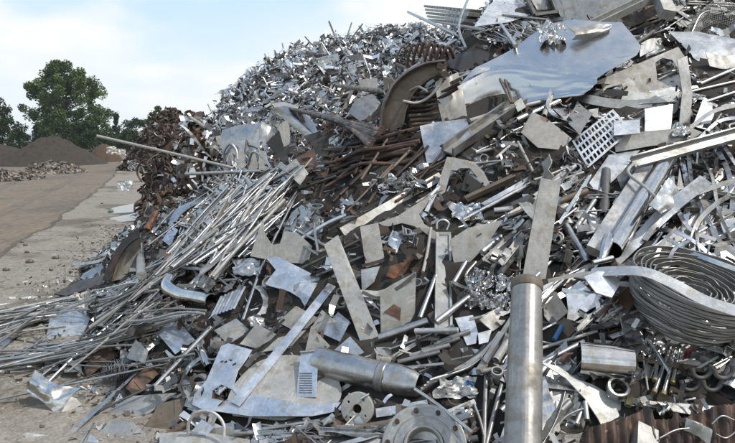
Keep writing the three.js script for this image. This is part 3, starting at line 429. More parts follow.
for (const [a, b, s] of [[[500, 79], [511, 103], 'left'], [[505, 80], [513, 103], 'right']]) bar('steel_rod', s + ' of two brown sticks leaning on the hood front', 'rod', [a, b], 1.3, M.brown, { up: 0.02 });
strip('flat_strip', 'long dark flat bar slanting across the middle above the forked bracket', 'bar', [[342, 232], [392, 204], [441, 176]], 9, M.mid, { n: [-0.2, 0.2, 0.95], th: 0.008 });
crumple('crumpled_foil', 'bright crumpled turnings beside the long dark flat bar', 'foil', [404, 187, 52, 20], M.foil, { amp: 0.2, n: [-0.3, 0.6, 0.7], res: 18 });
plate('steel_bracket', 'grey arched bracket plate cut like a horseshoe in the middle of the heap', 'bracket', [[439, 196], [440, 178], [447, 157], [456, 158], [474, 162], [484, 172], [490, 184], [496, 187], [484, 192], [478, 178], [470, 168], [460, 168], [450, 176], [445, 192]], M.dull, { n: 'C', th: 0.006, warp: 0.004 });
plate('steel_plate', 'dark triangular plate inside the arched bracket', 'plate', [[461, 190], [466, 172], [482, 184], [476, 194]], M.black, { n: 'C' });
bar('steel_tube', 'short pale tube inside the arched bracket', 'tube', [[467, 172], [482, 184]], 2.2, M.steel);
for (const [a, b, s] of [[[496, 158], [514, 142], 'left'], [[518, 142], [533, 172], 'right'], [[476, 153], [495, 148], 'level']]) bar('steel_rod', s + ' tan stick above the arched bracket', 'rod', [a, b], 1.5, M.beige);
crumple('steel_sheet', 'bright dented corner sheet reflecting blue sky below the arched bracket', 'sheet', [466, 211, 40, 22], M.polish, { n: [-0.2, 0.75, 0.6], amp: 0.06 });
bar('steel_tube', 'long bright tube below the arched bracket, ending left of the tall plate', 'tube', [[463, 220], [532, 183]], 2.6, M.bright);
bar('steel_tube', 'short pale level tube under the long bright tube', 'tube', [[494, 211], [513, 209]], 3.4, M.steel, { hollow: 0.8 });
profile('steel_angle', 'brown rusty angle above the bright dented corner sheet', 'angle', [[468, 202], [516, 180]], L_(8, 6, 1.5), M.brown, { n: 'U' });

// right: square tubes, channel, ribbons
plate('steel_sheet', 'long blue grey sheet slanting beside the square tubes to the right', 'sheet', [[598, 264], [624, 246], [660, 206], [700, 176], [712, 184], [680, 208], [640, 246], [614, 270]], M.blue, { n: 'B', warp: 0.02 });
turned('steel_pipe', 'thick shiny pipe, right one of the pair slanting down the right slope', 'pipe', [[612, 250], [668, 158]], [[0, 9.4], [50, 9.5], [110, 9.3]], M.polish, { wall: 0.8, seg: 40, up: 0.16, vis: 0.97 });
profile('steel_box_tube', 'square shiny tube, left one of the pair slanting down the right slope', 'tube', [[594, 252], [648, 166]], B_(15, 9), M.steel, { n: 'B', up: 0.14, vis: 0.97 });
profile('steel_channel', 'long polished channel running off the right edge above the ribbons', 'channel', [[633, 164], [746, 133]], U_(13, 6, 1.2), M.chan, { n: [0, 0.6, 0.8] });
bar('steel_rod', 'bent brown rod lying over the pair of shiny tubes', 'rod', [[634, 163], [628, 172], [646, 188], [664, 205]], 1.6, M.beige);
bar('steel_pipe', 'dark open pipe standing upright beside the blue grey sheet', 'pipe', [[604, 216], [606, 171]], 5, M.dark, { hollow: 0.8 });
bar('steel_tube', 'pale tube pointing down left behind the dark upright pipe', 'tube', [[575, 230], [603, 188]], 3, M.steel);
bar('steel_tube', 'stubby grey tube leaning left beside the tall plate', 'tube', [[566, 226], [588, 263]], 4.2, M.steel, { hollow: 0.85 });
turned('metal_cone', 'small polished cone nozzle at the lower end of the square tube', 'cone', [[601, 262], [609, 237]], [[0, 2.5], [3, 3.5], [16, 6.5], [25, 5.5]], M.polish, { wall: 0.8 });
bar('steel_tube', 'short bright tube under the small cone nozzle', 'tube', [[593, 263], [613, 258]], 3, M.bright);
bar('steel_pin', 'polished reddish pin slanting on the long blue grey sheet', 'pin', [[648, 253], [668, 222]], 3.6, M.polish);
bent('steel_sheet', 'bright dented sheet between the thick pipe and the ribbons', 'sheet', [[[648, 206], [660, 190], [668, 178]], [[656, 210, 0.03], [668, 197, 0.04], [676, 186, 0.03]], [[660, 214], [674, 206], [682, 196]]], M.bright, { n: 'R' });
bar('steel_tube', 'rusty orange tube poking out beside the ribbons', 'tube', [[676, 222], [692, 214]], 2.6, M.orange);
{ // the coil of strip
  const L = lay([[690, 344], [697, 262]], { r: 50, vis: 0.3, up: 0.1 }), k = L.t / FPX, pcs = [], c0 = at(690, 300, L.t - 0.05), ax = V(0.14, 0.93, 0.3).normalize(), q = new THREE.Quaternion().setFromUnitVectors(V(0, 1, 0), ax);
  const ring = (R, y, w, i) => { let g = new THREE.LatheGeometry([[R - 0.006, -w / 2], [R, -w / 2], [R + 0.008, 0], [R + 0.003, w / 2], [R - 0.004, w / 2], [R - 0.006, -w / 2]].map(a => new THREE.Vector2(...a)), 72); const p = g.attributes.position; for (let j = 0; j < p.count; j++) { const a = Math.atan2(p.getZ(j), p.getX(j)), c = Math.cos(a), s = Math.sin(a), f = 1 + 0.07 * (fbm(c * 1.4 + i * 0.5, s * 1.4 + 4, i * 0.3, 3) - 0.5); p.setXYZ(j, p.getX(j) * f, p.getY(j) + 0.05 * (fbm(c * 1.6 + i * 0.35, s * 1.6 + 4, i * 0.4, 3) - 0.5), p.getZ(j) * f); } g = toCreasedNormals(g, 0.5); const tq = new THREE.Quaternion().setFromEuler(new THREE.Euler(rr(-0.03, 0.03), 0, rr(-0.03, 0.03))); g.applyQuaternion(tq); g.applyQuaternion(q); g.translate(c0.x + ax.x * y, c0.y + ax.y * y, c0.z + ax.z * y); pcs.push({ n: 'coil_band', g, m: i % 4 ? M.coil : M.mid }); };
  for (let i = 0; i < 17; i++) { const f = i / 16; ring((32 + 29 * Math.sqrt(Math.sin(Math.min(1, f * 1.02) * 1.57))) * k, (f - 0.5) * 50 * k, 4.2 * k * rr(0.8, 1.2), i); }
  for (let i = 0; i < 9; i++) ring((54 - i * 4.8) * k, (0.42 - 0.03 * i + rr(-0.03, 0.03)) * 50 * k, 5 * k, i + 20);
  thing('strip_coil', 'big dark coil of ribbed steel strip at the right edge under the white band', 'coil', pcs);
}
const RIB = [[[645, 240], [664, 214], [690, 196], [742, 178]], [[682, 158], [688, 196, 0.05], [684, 230, 0.04], [676, 262]], [[697, 146], [712, 176, 0.08], [720, 214, 0.06], [744, 262]], [[712, 142], [727, 168, 0.06], [733, 200, 0.04], [728, 232]], [[688, 150], [694, 190, 0.06], [712, 228, 0.05], [728, 254]], [[664, 236], [690, 252, 0.05], [716, 262, 0.05], [744, 272]], [[650, 230], [676, 232, 0.06], [700, 246, 0.05], [722, 268]], [[703, 206], [697, 236, 0.04], [704, 262]], [[742, 190], [716, 204, 0.06], [696, 226, 0.06], [690, 258]], [[672, 176], [676, 206, 0.05], [694, 232, 0.06], [716, 240]], [[724, 146], [738, 170, 0.05], [742, 196]], [[654, 262], [662, 244, 0.03], [676, 228]], [[668, 266], [674, 250, 0.02], [690, 240]], [[690, 128], [712, 112, 0.05], [742, 104]], [[700, 138], [718, 122, 0.06], [742, 117]]];
RIB.forEach((p, i) => strip('metal_ribbon', 'curled shiny steel ribbon in the tangle at the right edge above the white band', 'ribbon', p, rr(3.4, 5.6), pick([M.steel, M.bright, M.polish, M.bluepale]), { n: [rr(-0.6, 0.6), rr(0.1, 0.8), 0.8], n2: [rr(-0.8, 0.8), rr(0, 0.7), 0.7], group: 'curled ribbons tangled at the right edge', vis: 0.6 }));
strip('flat_strip', 'broad bright white band sweeping over the coil to the right edge', 'strip', [[590, 273], [612, 271], [644, 272], [672, 283], [704, 300], [746, 314]], 16, M.alum, { n: [0.15, 0.72, 0.68], ta: 3.75, tb: 3.1, vis: 0.97 });
bar('steel_rod', 'thin pale rod running up right to the start of the white band', 'rod', [[541, 294], [566, 276], [598, 262]], 1.6, M.steel);
strip('flat_strip', 'dark narrow strip from the tall plate to the white band', 'strip', [[548, 281], [576, 275], [604, 272]], 4, M.dull, { n: 'C' });
plate('steel_sheet', 'pale blue folded sheet under the start of the white band', 'sheet', [[584, 276], [598, 271], [613, 272], [621, 282], [612, 297], [596, 292]], M.bluepale, { n: 'U' });
plate('steel_sheet', 'white torn sheet left of the pale blue folded sheet', 'sheet', [[566, 292], [580, 281], [592, 293], [606, 302], [590, 310], [574, 322], [566, 328], [568, 310]], M.bluepale, { n: 'B', warp: 0.03 });
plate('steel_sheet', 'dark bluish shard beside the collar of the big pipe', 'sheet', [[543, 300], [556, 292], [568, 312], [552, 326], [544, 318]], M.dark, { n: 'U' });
bar('steel_rod', 'blue painted bar end below the white torn sheet', 'rod', [[554, 340], [562, 326]], 2.6, M.bluepaint);
bar('steel_rod', 'long tan rod slanting up right behind the big pipe', 'rod', [[536, 350], [597, 331]], 1.8, M.beige);
bar('steel_rod', 'thin bright rod behind the big pipe above the tan rod', 'rod', [[538, 332], [556, 323]], 1.5, M.bright);

// centre: long plates, forked bracket, panels
plate('dusty_sheet', 'dusty grey panel standing behind the forked bracket, left part', 'panel', [[380, 292], [395, 283], [416, 272], [415, 328], [381, 334]], M.dusty, { n: 'C' });
plate('dusty_sheet', 'dusty beige panel edge right of the upright channel', 'panel', [[450, 240], [468, 228], [503, 220], [486, 246], [456, 276]], M.dusty, { n: 'C' });
plate('steel_sheet', 'rusty orange torn sheet behind the dusty grey panel', 'sheet', [[386, 276], [390, 266], [404, 262], [410, 254], [412, 260], [406, 272], [398, 280]], M.orange, { n: 'C' });
plate('steel_sheet', 'small tan rusty scrap in the gap below the dusty grey panel', 'sheet', [[384, 312], [394, 304], [401, 308], [400, 320]], M.orange, { n: 'C', t: 0, vis: 1 });
strip('flat_strip', 'dark bent lip along the top of the dusty grey panel', 'strip', [[362, 292], [378, 298], [395, 290], [416, 274]], 3.5, M.dark, { n: 'C' });
plate('steel_plate', 'blue grey offcut below the short upright plate', 'plate', [[361, 270], [380, 266], [374, 282], [362, 292]], M.blue, { n: 'C' });
plate('steel_plate', 'short upright plate with a rusty lower edge, right of the long leaning plate', 'plate', [[360, 227], [378, 223], [385, 262], [366, 268]], M.dull, { n: [0.05, 0.35, 0.93], th: 0.006 });
strip('flat_strip', 'rusty lip along the lower edge of the short upright plate', 'strip', [[362, 266], [384, 260]], 3, M.rust, { n: 'C', th: 0.006 });
for (const [a, b, s] of [[[302, 268], [360, 240], 'upper'], [[316, 276], [364, 256], 'lower']]) bar('steel_rod', s + ' of two dark rods crossing the long leaning plate', 'rod', [a, b], 1.4, M.dark);
bar('steel_tube', 'bright curved tube rising from the left towards the long dark bar', 'tube', [[272, 262], [300, 240], [330, 222], [346, 215]], 2.2, M.bluepale);
for (const [p, s] of [[[[296, 230], [326, 246]], 'upper'], [[[296, 230], [278, 250]], 'left'], [[[297, 242], [317, 254]], 'lower'], [[[314, 224], [318, 252]], 'upright']]) bar('steel_rod', s + ' rod of the bent wire frame left of the long plate', 'rod', p, 1.4, M.steel);
plate('steel_plate', 'brown plate cut to two horns behind the notched blue plate', 'plate', [[250, 256], [257, 236], [263, 218], [265, 234], [272, 245], [280, 244], [284, 232], [296, 232], [312, 246], [308, 264], [280, 262]], M.dusty, { n: 'C' });
bar('steel_rod', 'long thin bright rod leaning over the left centre of the heap', 'rod', [[243, 320], [264, 262], [296, 196]], 1.7, M.bright);
plate('steel_plate', 'long grey plate leaning in the centre from upper left to lower right', 'plate', [[324, 245], [338, 235], [380, 339], [364, 351]], M.chan, { n: [0.1, 0.42, 0.9], th: 0.006, warp: 0.006 });
plate('steel_bracket', 'forked grey bracket with two curved arms on top of the upright channel', 'bracket', [[378, 223], [398, 216], [410, 208], [420, 202], [432, 194], [426, 206], [419, 214], [424, 224], [436, 232], [451, 232], [450, 240], [434, 240], [424, 232], [414, 226], [402, 223], [386, 227]], M.beige, { n: 'C', th: 0.012, warp: 0.004 });
profile('steel_channel', 'upright grey channel standing below the forked bracket', 'channel', [[443, 334], [443, 236]], [[-8, 0], [8, 0], [8, 4], [6, 4], [6, 1.5], [-6, 1.5], [-6, 4], [-8, 4]], M.chan, { n: [0, 0.2, 1] });
bar('steel_rod', 'thin tan rod hanging left of the upright channel', 'rod', [[423, 272], [427, 254], [431, 228]], 1.6, M.beige);
bar('steel_ring', 'small bright wire ring on the head of the upright channel', 'ring', [[437, 229], [438, 222], [444, 220], [449, 224], [447, 230]], 1.5, M.bright);
bar('steel_tube', 'pale tube slanting left of the upright channel foot', 'tube', [[420, 318], [436, 276]], 2.6, M.steel);
bar('steel_tube', 'pale tube slanting right of the upright channel', 'tube', [[452, 286], [466, 262]], 2.4, M.steel);
bar('steel_tube', 'small bluish square tube right of the beige panel edge', 'tube', [[482, 252], [502, 236]], 3.4, M.bluepale, { rad: 4 });
bar('steel_rod', 'bent pale rod before the bright turnings', 'rod', [[470, 290], [466, 276], [476, 262]], 1.5, M.steel);

// left centre: U bend, notched plates, blue offcuts
crumple('curved_sheet', 'curved pale blue sheets nested left of the notched plate', 'sheet', [247, 268, 34, 20], M.bluepale, { n: 'U', amp: 0.05 });
{ const pcs = []; for (let k = 0; k < 7; k++) pcs.push({ n: 'slat', g: stripGeo([[212 + k * 3.6, 316 - k * 1.2], [222 + k * 3.8, 296 - k * 1.6]], 2.6, { n: 'U' }), m: M.bluepale }); thing('slatted_panel', 'ribbed pale blue slat panel right of the U bend', 'panel', pcs); }
plate('steel_plate', 'small blue square offcut on the rods below the U bend', 'plate', [[159, 335], [178, 321], [195, 340], [175, 354]], M.bluepale, { n: 'U', warp: 0.003 });
{ const L = lay([[187, 275], [172, 277], [168, 287], [180, 295], [196, 298], [211, 301]], { r: 7, vis: 0.8 }); thing('u_bend_pipe', 'fat shiny blue grey U bend pipe lying on the rods at the left', 'pipe', [{ g: tubeGeo(L.pts.map((p, i) => p.addScaledVector(V(0.1, 0.7, 0.6), i < 2 ? -0.03 : 0)), 7.4 * L.t / FPX, { hollow: 0.88, rad: 24, seg: 40 }), m: M.polish }]); }
plate('steel_plate', 'pale blue notched plate with a cut corner left of the long leaning plate', 'plate', [[267, 259], [276, 256], [320, 278], [305, 307], [300, 298], [290, 292], [284, 290], [270, 286], [265, 284], [276, 270]], M.bluepale, { n: 'U', warp: 0.008, th: 0.005 });
strip('metal_hook', 'pale curled hook strip hanging below the curved blue sheets', 'hook', [[256, 286], [263, 292, 0.04], [266, 304, 0.05], [260, 316, 0.04], [250, 321]], 7, M.bluepale, { n: [0.5, 0.3, 0.8] });
crumple('crumpled_foil', 'small white crumple at the foot of the long thin bright rod', 'foil', [257, 322, 18, 10], M.alum, { amp: 0.12 });
const TRI = [['brown grey wedge plate under the diagonal blue strip', [[310, 330], [322, 310], [342, 326], [326, 334]], M.dusty, 'C'], ['blue grey wedge left of the long leaning plate foot', [[322, 334], [338, 312], [350, 322], [340, 342]], M.blue, 'U'], ['grey wedge plate beside the notched plate', [[278, 322], [296, 306], [318, 318], [300, 334]], M.dusty, 'C'], ['dusty wedge plate left of the diagonal blue strip', [[240, 344], [256, 324], [276, 334], [262, 350]], M.dull, 'C'], ['tan upright wedge above the big grey cylinder', [[305, 352], [311, 326], [330, 346], [322, 354]], M.dusty, 'C'], ['blue wedge above the big grey cylinder', [[334, 350], [350, 336], [364, 352], [352, 358]], M.blue, 'U'], ['grey bent wedge above the diagonal blue strip', [[262, 352], [278, 338], [306, 330], [290, 348]], M.beige, 'B'], ['wide flat grey offcut left of the notched plate', [[214, 330], [236, 318], [250, 330], [228, 344]], M.dull, 'U']];
for (const [l, p, m, n] of TRI) plate('steel_plate', l, 'plate', p, m, { n });

// lower centre: cylinder, flanges, gasket plates
plate('steel_sheet', 'big round tan sheet lying under the diagonal blue strip', 'sheet', [[232, 414], [228, 398], [242, 376], [262, 360], [296, 356], [326, 366], [340, 384], [338, 402], [318, 412], [284, 418]], M.beige, { n: 'U', round: true, warp: 0.03 });
plate('cut_out_plate', 'large pale blue plate with a cut out and rounded corner at the lower left centre', 'plate', [[221, 346], [228, 343], [252, 350], [246, 360], [238, 370], [233, 386], [262, 396], [300, 404], [344, 402], [342, 410], [312, 416], [250, 416], [202, 409], [192, 404], [194, 394], [206, 380]], M.bluepale, { n: 'U', th: 0.005, holes: [[[212, 390], [221, 384], [232, 389], [240, 399], [226, 401], [211, 398]], [[224, 361], [227, 360], [227, 362], [224, 363]], [[229, 359], [232, 359], [232, 361], [229, 361]], [[232, 364], [236, 362], [236, 364], [232, 366]], [[200, 392], [203, 386], [204, 390], [201, 397]]] });
bent('bent_sheet', 'small shiny bent clip lying in the opening of the cut out plate', 'sheet', [[[211, 392], [215, 387], [218, 386]], [[218, 395, 0.04], [222, 389, 0.05], [225, 387, 0.04]], [[222, 398], [228, 393], [230, 391]]], M.polish, { n: 'U', up: 0.01 });
strip('flat_strip', 'long pale blue flat strip slanting from the leaning plate to the cut out plate', 'strip', [[235, 404], [284, 345], [332, 285]], 10, M.bluepale, { n: [-0.15, 0.72, 0.7], th: 0.006, vis: 1, up: 0.02 });
bar('steel_tube', 'short bright cylinder sleeve lying left of the cut out plate', 'tube', [[200, 348], [209, 368]], 5, M.polish, { hollow: 0.88 });
{ const pcs = [{ n: 'plate', g: plateGeo([[301, 352], [318, 350], [316, 397], [296, 397]], { n: 'B', warp: 0, holes: Array.from({ length: 9 }, (_, i) => { const y = 373 + i * 2.4; return [[299, y], [312, y], [312, y + 1.3], [299, y + 1.3]]; }) }), m: M.bluepale }]; thing('louvre_panel', 'narrow pale blue louvre panel standing left of the big grey cylinder', 'louvre panel', pcs); }
bar('steel_rod', 'thin rod resting on the louvre panel', 'rod', [[300, 352], [326, 350]], 1, M.steel);
{ // big cylinder with a crushed cone end
  const L = lay([[317, 361], [419, 385]], { r: 14, vis: 0.75 }), P = { L, seg: 48 };
  const a = L.pts[0].clone(), b = L.pts[1].clone(), sub = (s, e) => ({ t: L.t, pts: [a.clone().lerp(b, s), a.clone().lerp(b, e)] });
  thing('metal_cylinder', 'big grey steel cylinder with a weld seam lying at the lower centre', 'cylinder', [{ n: 'body', g: turnedGeo(0, [[0, 14.6], [30, 14.8], [58, 14.6]], { L: sub(0, 0.62), wall: 0.8, seg: 48, dent: 0.05 }), m: M.steel }, { n: 'weld_band', g: turnedGeo(0, [[0, 14.7], [1, 15.4], [3, 14.9], [5, 15.5], [6, 14.8]], { L: sub(0.622, 0.7), wall: 0.8 }), m: M.mid }, { n: 'end_cone', g: turnedGeo(0, [[0, 14.6], [14, 14.5], [24, 12.9], [30, 11]], { L: sub(0.702, 1), wall: 0.8, dent: 0.25 }), m: M.steel }]);
}
for (let k = 0; k < 5; k++) bar('steel_rod', 'tan rod in the sheaf at the right end of the grey cylinder', 'rod', [[418 + k * 3, 392 - k * 3], [450 + k * 6, 372 - k * 2], [488 + k * 3, 352 - k * 5]], 1.5, pick([M.beige, M.dull, M.steel]), { group: 'rods fanned at the end of the grey cylinder' });
strip('flat_strip', 'short pale blue strip between the cylinder and the large flange', 'strip', [[376, 413], [396, 410], [428, 404]], 9, M.bluepale, { n: 'B' });
{ // large flange with tube
  const L = lay([[425, 452], [422, 436]], { r: 40, vis: 0.3 }), c = at(424, 447, L.t - 0.12), k = (L.t - 0.12) / FPX, N = V(-0.12, 0.62, 0.78).normalize(), q = new THREE.Quaternion().setFromUnitVectors(V(0, 1, 0), N), pcs = [];
  const put = g => { g.applyQuaternion(q); g.translate(c.x, c.y, c.z); return g; }, lat = (pr, s = 64) => put(toCreasedNormals(new THREE.LatheGeometry(pr.map(p => new THREE.Vector2(p[0] * k, p[1] * k)), s), 0.5));
  pcs.push({ n: 'disc', g: lat([[20, -5], [42, -5], [43, -4], [43, 0], [42, 1], [31, 1], [30, 3], [21, 3.4], [20, 2.5], [20, -5]]), m: M.chan }, { n: 'tube', g: lat([[19.5, -14], [19.5, 9], [18, 9.5], [17, 9], [16.5, -14]]), m: M.dusty });
  for (let i = 0; i < 10; i++) { const a = i / 10 * 6.283 + 0.2, g = new THREE.CylinderGeometry(2.6 * k, 2.8 * k, 4 * k, 6); g.translate(Math.cos(a) * 36.5 * k, 2 * k, Math.sin(a) * 36.5 * k); pcs.push({ n: 'bolt', g: put(g), m: M.rust }); }
  thing('pipe_flange', 'large blue grey flange with rusty bolts and a dark bore at the lower edge', 'flange', pcs);
}
{ // small flange on a pipe stub
  const L = lay([[357, 410], [378, 396]], { r: 16, vis: 0.5 }), t = L.t - 0.08, k = t / FPX, c = at(357, 409, t), N = V(-0.22, 0.28, 0.94).normalize(), q = new THREE.Quaternion().setFromUnitVectors(V(0, 0, 1), N), pcs = [], put = g => { g.applyQuaternion(q); g.translate(c.x, c.y, c.z); return g; };
  const s = new THREE.Shape(); s.absarc(0, 0, 16 * k, 0, Math.PI * 2); const hole = (x, y, r) => { const h = new THREE.Path(); h.absarc(x * k, y * k, r * k, 0, Math.PI * 2, true); s.holes.push(h); }; hole(0, 0, 5); for (let i = 0; i < 4; i++) { const a = 0.95 + i * 1.5708; hole(Math.cos(a) * 11, Math.sin(a) * 11, 1.7); }
  const g = new THREE.ExtrudeGeometry(s, { depth: 5 * k, bevelEnabled: true, bevelSize: 0.5 * k, bevelThickness: 0.5 * k, bevelSegments: 2, curveSegments: 40 }); g.translate(0, 0, -5 * k); pcs.push({ n: 'disc', g: put(g), m: M.beige });
  const st = new THREE.LatheGeometry([[5.2, 0], [9, 0], [9, 6], [15, 7], [15, 12], [9, 13], [9, 34], [5.2, 34], [5.2, 0]].map(p => new THREE.Vector2(p[0] * k, p[1] * k)), 32); st.rotateX(-Math.PI / 2); st.translate(0, 0, -5 * k); pcs.push({ n: 'pipe_stub', g: put(toCreasedNormals(st, 0.5)), m: M.dark });
  thing('pipe_flange', 'small round tan flange with four bolt holes facing out beside the cylinder', 'flange', pcs);
}
bar('steel_rod', 'bright bolt stuck in the rim of the small tan flange', 'rod', [[360, 399], [369, 394]], 1.1, M.bright);
crumple('crumpled_foil', 'crumpled white bag of foil with a blue scrap left of the big pipe', 'foil', [456, 388, 46, 26], M.alum, { amp: 0.12 });
crumple('plastic_scrap', 'bright blue crumpled plastic scrap on the foil bag', 'plastic', [470, 384, 9, 7], M.bluepaint, { amp: 0.2 });
bar('steel_rod', 'long bright rod slanting down right over the large flange', 'rod', [[415, 389], [434, 402], [472, 432]], 1.8, M.bright);
for (const [p, r, s] of [[[[486, 376], [485, 410], [484, 446]], 2.2, 'left'], [[[502, 384], [494, 414], [486, 446]], 2.4, 'right'], [[[474, 404], [480, 420], [484, 436]], 1.6, 'short']]) bar('steel_tube', s + ' upright tube in the cluster left of the big pipe foot', 'tube', p, r, M.mid);

// shiny turnings and small plates around the big pipe
for (let k = 0; k < 6; k++) crumple('metal_turnings', `${['left', 'middle', 'right'][k % 3]} knot of bright turnings in the ${k < 3 ? 'upper' : 'lower'} row left of the pipe collar`, 'turnings', [474 + (k % 3) * 14 + rr(-3, 3), 282 + Math.floor(k / 3) * 18 + rr(-3, 3), 22, 20], M.foil, { amp: 0.3, group: 'knots of bright turnings left of the pipe collar' });
plate('steel_plate', 'bright white square plate left of the big pipe', 'plate', [[479, 320], [495, 309], [509, 320], [493, 331]], M.alum, { n: 'R', warp: 0.003 });
plate('steel_plate', 'pale blue pentagon plate left of the bright white square', 'plate', [[455, 318], [473, 315], [478, 332], [476, 343], [467, 345]], M.bluepale, { n: 'U', warp: 0.003 });
plate('steel_plate', 'pale blue scrap plate below the bright white square', 'plate', [[478, 334], [492, 330], [488, 343], [479, 345]], M.bluepale, { n: 'U' });
bar('steel_tube', 'white level tube right of the grey cylinder top', 'tube', [[415, 331], [458, 330]], 2.8, M.alum);
bar('steel_pipe', 'grey tube slanting up right from the long leaning plate foot', 'pipe', [[379, 338], [428, 321]], 4, M.steel, { hollow: 0.85 });
bar('steel_tube', 'pale tube slanting up right beside the upright channel foot', 'tube', [[436, 322], [469, 297]], 3.2, M.steel);
for (let k = 0; k < 4; k++) bar('steel_tube', 'dull tube lying between the cylinder and the upright channel', 'tube', [[398 + k * 12, 362 - k * 6], [440 + k * 10, 352 - k * 7]], 2.4, pick([M.dull, M.steel, M.mid]), { group: 'dull tubes above the grey cylinder' });
plate('steel_plate', 'tall pale plate standing behind the collar of the big pipe', 'plate', [[520, 290], [541, 178], [561, 182], [544, 290]], M.dull, { n: [0.02, 0.33, 0.94], th: 0.01, warp: 0.004 });
{ // the big pipe
  const L = lay([[527, 282], [522, 470]], { r: 18, ta: 3.15, tb: 2.62, fix: true }), a = L.pts[0], b = L.pts[1], sub = (s, e) => ({ t: L.t, pts: [a.clone().lerp(b, s), a.clone().lerp(b, e)] }), k = 1;
  thing('steel_pipe', 'big upright grey steel pipe with a brown collar in the foreground', 'pipe', [{ n: 'body', g: turnedGeo(0, [[0, 15.8], [60, 17.4], [176, 17.6]], { L: sub(0.055, 1), wall: 1, seg: 64, dent: 0.06 }), m: M.pipe }, { n: 'collar', g: turnedGeo(0, [[0, 16.2], [2, 17.2], [8, 17.4], [11, 16.4]], { L: sub(0, 0.054), wall: 1.2, seg: 64 }), m: M.brown }]);
}
// lower right
turned('metal_cylinder', 'short polished cylinder lying right of the big pipe', 'cylinder', [[579, 359], [632, 364]], [[0, 17], [30, 17.3], [54, 17]], M.polish, { wall: 0.8, seg: 48, dent: 0.03, up: 0.1 });
strip('flat_strip', 'pale strip along the top of the short polished cylinder', 'strip', [[594, 341], [614, 343]], 4, M.steel, { n: 'U' });
plate('curved_plate', 'bright white plate with a curved edge right of the big pipe foot', 'plate', [[541, 362], [558, 366], [577, 379], [592, 384], [606, 392], [622, 402], [624, 408], [618, 411], [620, 416], [602, 426], [598, 418], [585, 398], [566, 378]], M.pale, { n: [0.25, 0.72, 0.62], warp: 0.01, th: 0.005 });
{ const L = lay([[618, 388], [621, 383]], { r: 11, up: 0.03 }), k = L.t / FPX, c = L.pts[0], N = V(-0.05, 0.72, 0.68).normalize(), g = toCreasedNormals(new THREE.LatheGeometry([[7.4, -5], [10.6, -5], [11.2, -4], [11.2, 3], [10.4, 4.2], [8.2, 4.2], [7.4, 3], [7.4, -5]].map(p => new THREE.Vector2(p[0] * k, p[1] * k)), 40), 0.5); g.applyQuaternion(new THREE.Quaternion().setFromUnitVectors(V(0, 1, 0), N)); g.translate(c.x, c.y, c.z); thing('pipe_ring', 'short steel ring below the polished cylinder', 'ring', [{ g, m: M.steel }]); }
turned('brass_nut', 'small brass nut beside the steel ring', 'nut', [[628, 406], [630, 396]], [[0, 3.6], [3, 4], [9, 3.4]], M.brass, { wall: 1.5, seg: 6 });
crumple('crumpled_foil', 'dull grey lump beside the steel ring', 'foil', [637, 374, 14, 16], M.mid, { amp: 0.25 });
for (const [a, b, s] of [[[576, 424], [584, 404], 'left'], [[587, 420], [585, 402], 'right']]) bar('steel_pin', s + ' of two pins under the white curved plate', 'pin', [a, b], 3, M.steel);
const PIN = [[[655, 378], [660, 346], 'first'], [[655, 390], [671, 346], 'second'], [[664, 392], [676, 346], 'third'], [[673, 380], [680, 346], 'fourth']];
for (const [a, b, s] of PIN) { const L = lay([a, b], { r: 2.2 }), k = L.t / FPX, g = tubeGeo(L.pts, 2.1 * k), c = L.pts[0].clone(), d = c.clone().sub(L.pts[1]).normalize(), cap = tubeGeo([c.clone().addScaledVector(d, -0.004), c.clone().addScaledVector(d, 0.022)], 2.5 * k); thing('steel_stud', s + ' bright stud from the left in the bunch under the coil', 'stud', [{ n: 'shank', g, m: M.bright }, { n: 'tip', g: cap, m: M.brass }]); }
bar('steel_stud', 'bright stud lying across the bunch under the coil', 'stud', [[648, 339], [669, 371]], 2.2, M.bright);
bar('steel_rod', 'thin brown rod standing left of the studs', 'rod', [[648, 390], [640, 334]], 1, M.beige);
bar('steel_rod', 'short bright rod at the right edge below the coil', 'rod', [[697, 369], [718, 357]], 1.8, M.alum);
bent('steel_sheet', 'dark red painted scrap beside the studs', 'sheet', [[[684, 352], [694, 346]], [[682, 366], [696, 362]]], mat([0.12, 0.02, 0.02], 0, 0.6), { n: 'C' });
bar('steel_pipe', 'fat blue grey pipe end at the right edge below the coil', 'pipe', [[728, 392], [740, 366]], 11, M.blue, { hollow: 0.85 });
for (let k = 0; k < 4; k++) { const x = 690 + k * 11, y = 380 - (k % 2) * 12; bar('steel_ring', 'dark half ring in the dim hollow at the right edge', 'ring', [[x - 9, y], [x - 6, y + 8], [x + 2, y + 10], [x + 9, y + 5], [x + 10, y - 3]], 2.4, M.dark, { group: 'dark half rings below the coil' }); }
{ // rusty corrugated sheet
  const R = rest([[586, 436], [640, 414], [735, 404], [740, 450]], [0, 0.5, 0.87], { vis: 0.9, up: 0.03 }), rows = [], n = 170, top = x => table([[580, 436], [592, 427], [620, 419], [640, 412], [647, 405], [652, 410], [656, 419], [672, 419], [676, 411], [684, 418], [700, 412], [716, 406], [760, 401]], x);
  for (let i = 0; i <= 10; i++) { const r = []; for (let j = 0; j <= n; j++) { const u = j / n, xt = 583 + 168 * u, yt = top(xt) + 1.6 * (vn(j * 0.9, 4) - 0.5), f = i / 10, x = xt + 3 * f, y = yt + (476 - yt) * f; r.push(R.on(x, y).addScaledVector(R.N, 0.014 * Math.sin((xt + 4 * vn(xt * 0.05, f * 2, 1)) / 12.5 * 6.283) + 0.05 * (fbm(u * 5, f * 2, 3, 3) - 0.5))); } rows.push(r); }
  thing('corrugated_sheet', 'rusty brown corrugated sheet along the bottom right edge', 'corrugated sheet', [{ g: shell(rows, 0.004), m: M.rustpale }]);
}
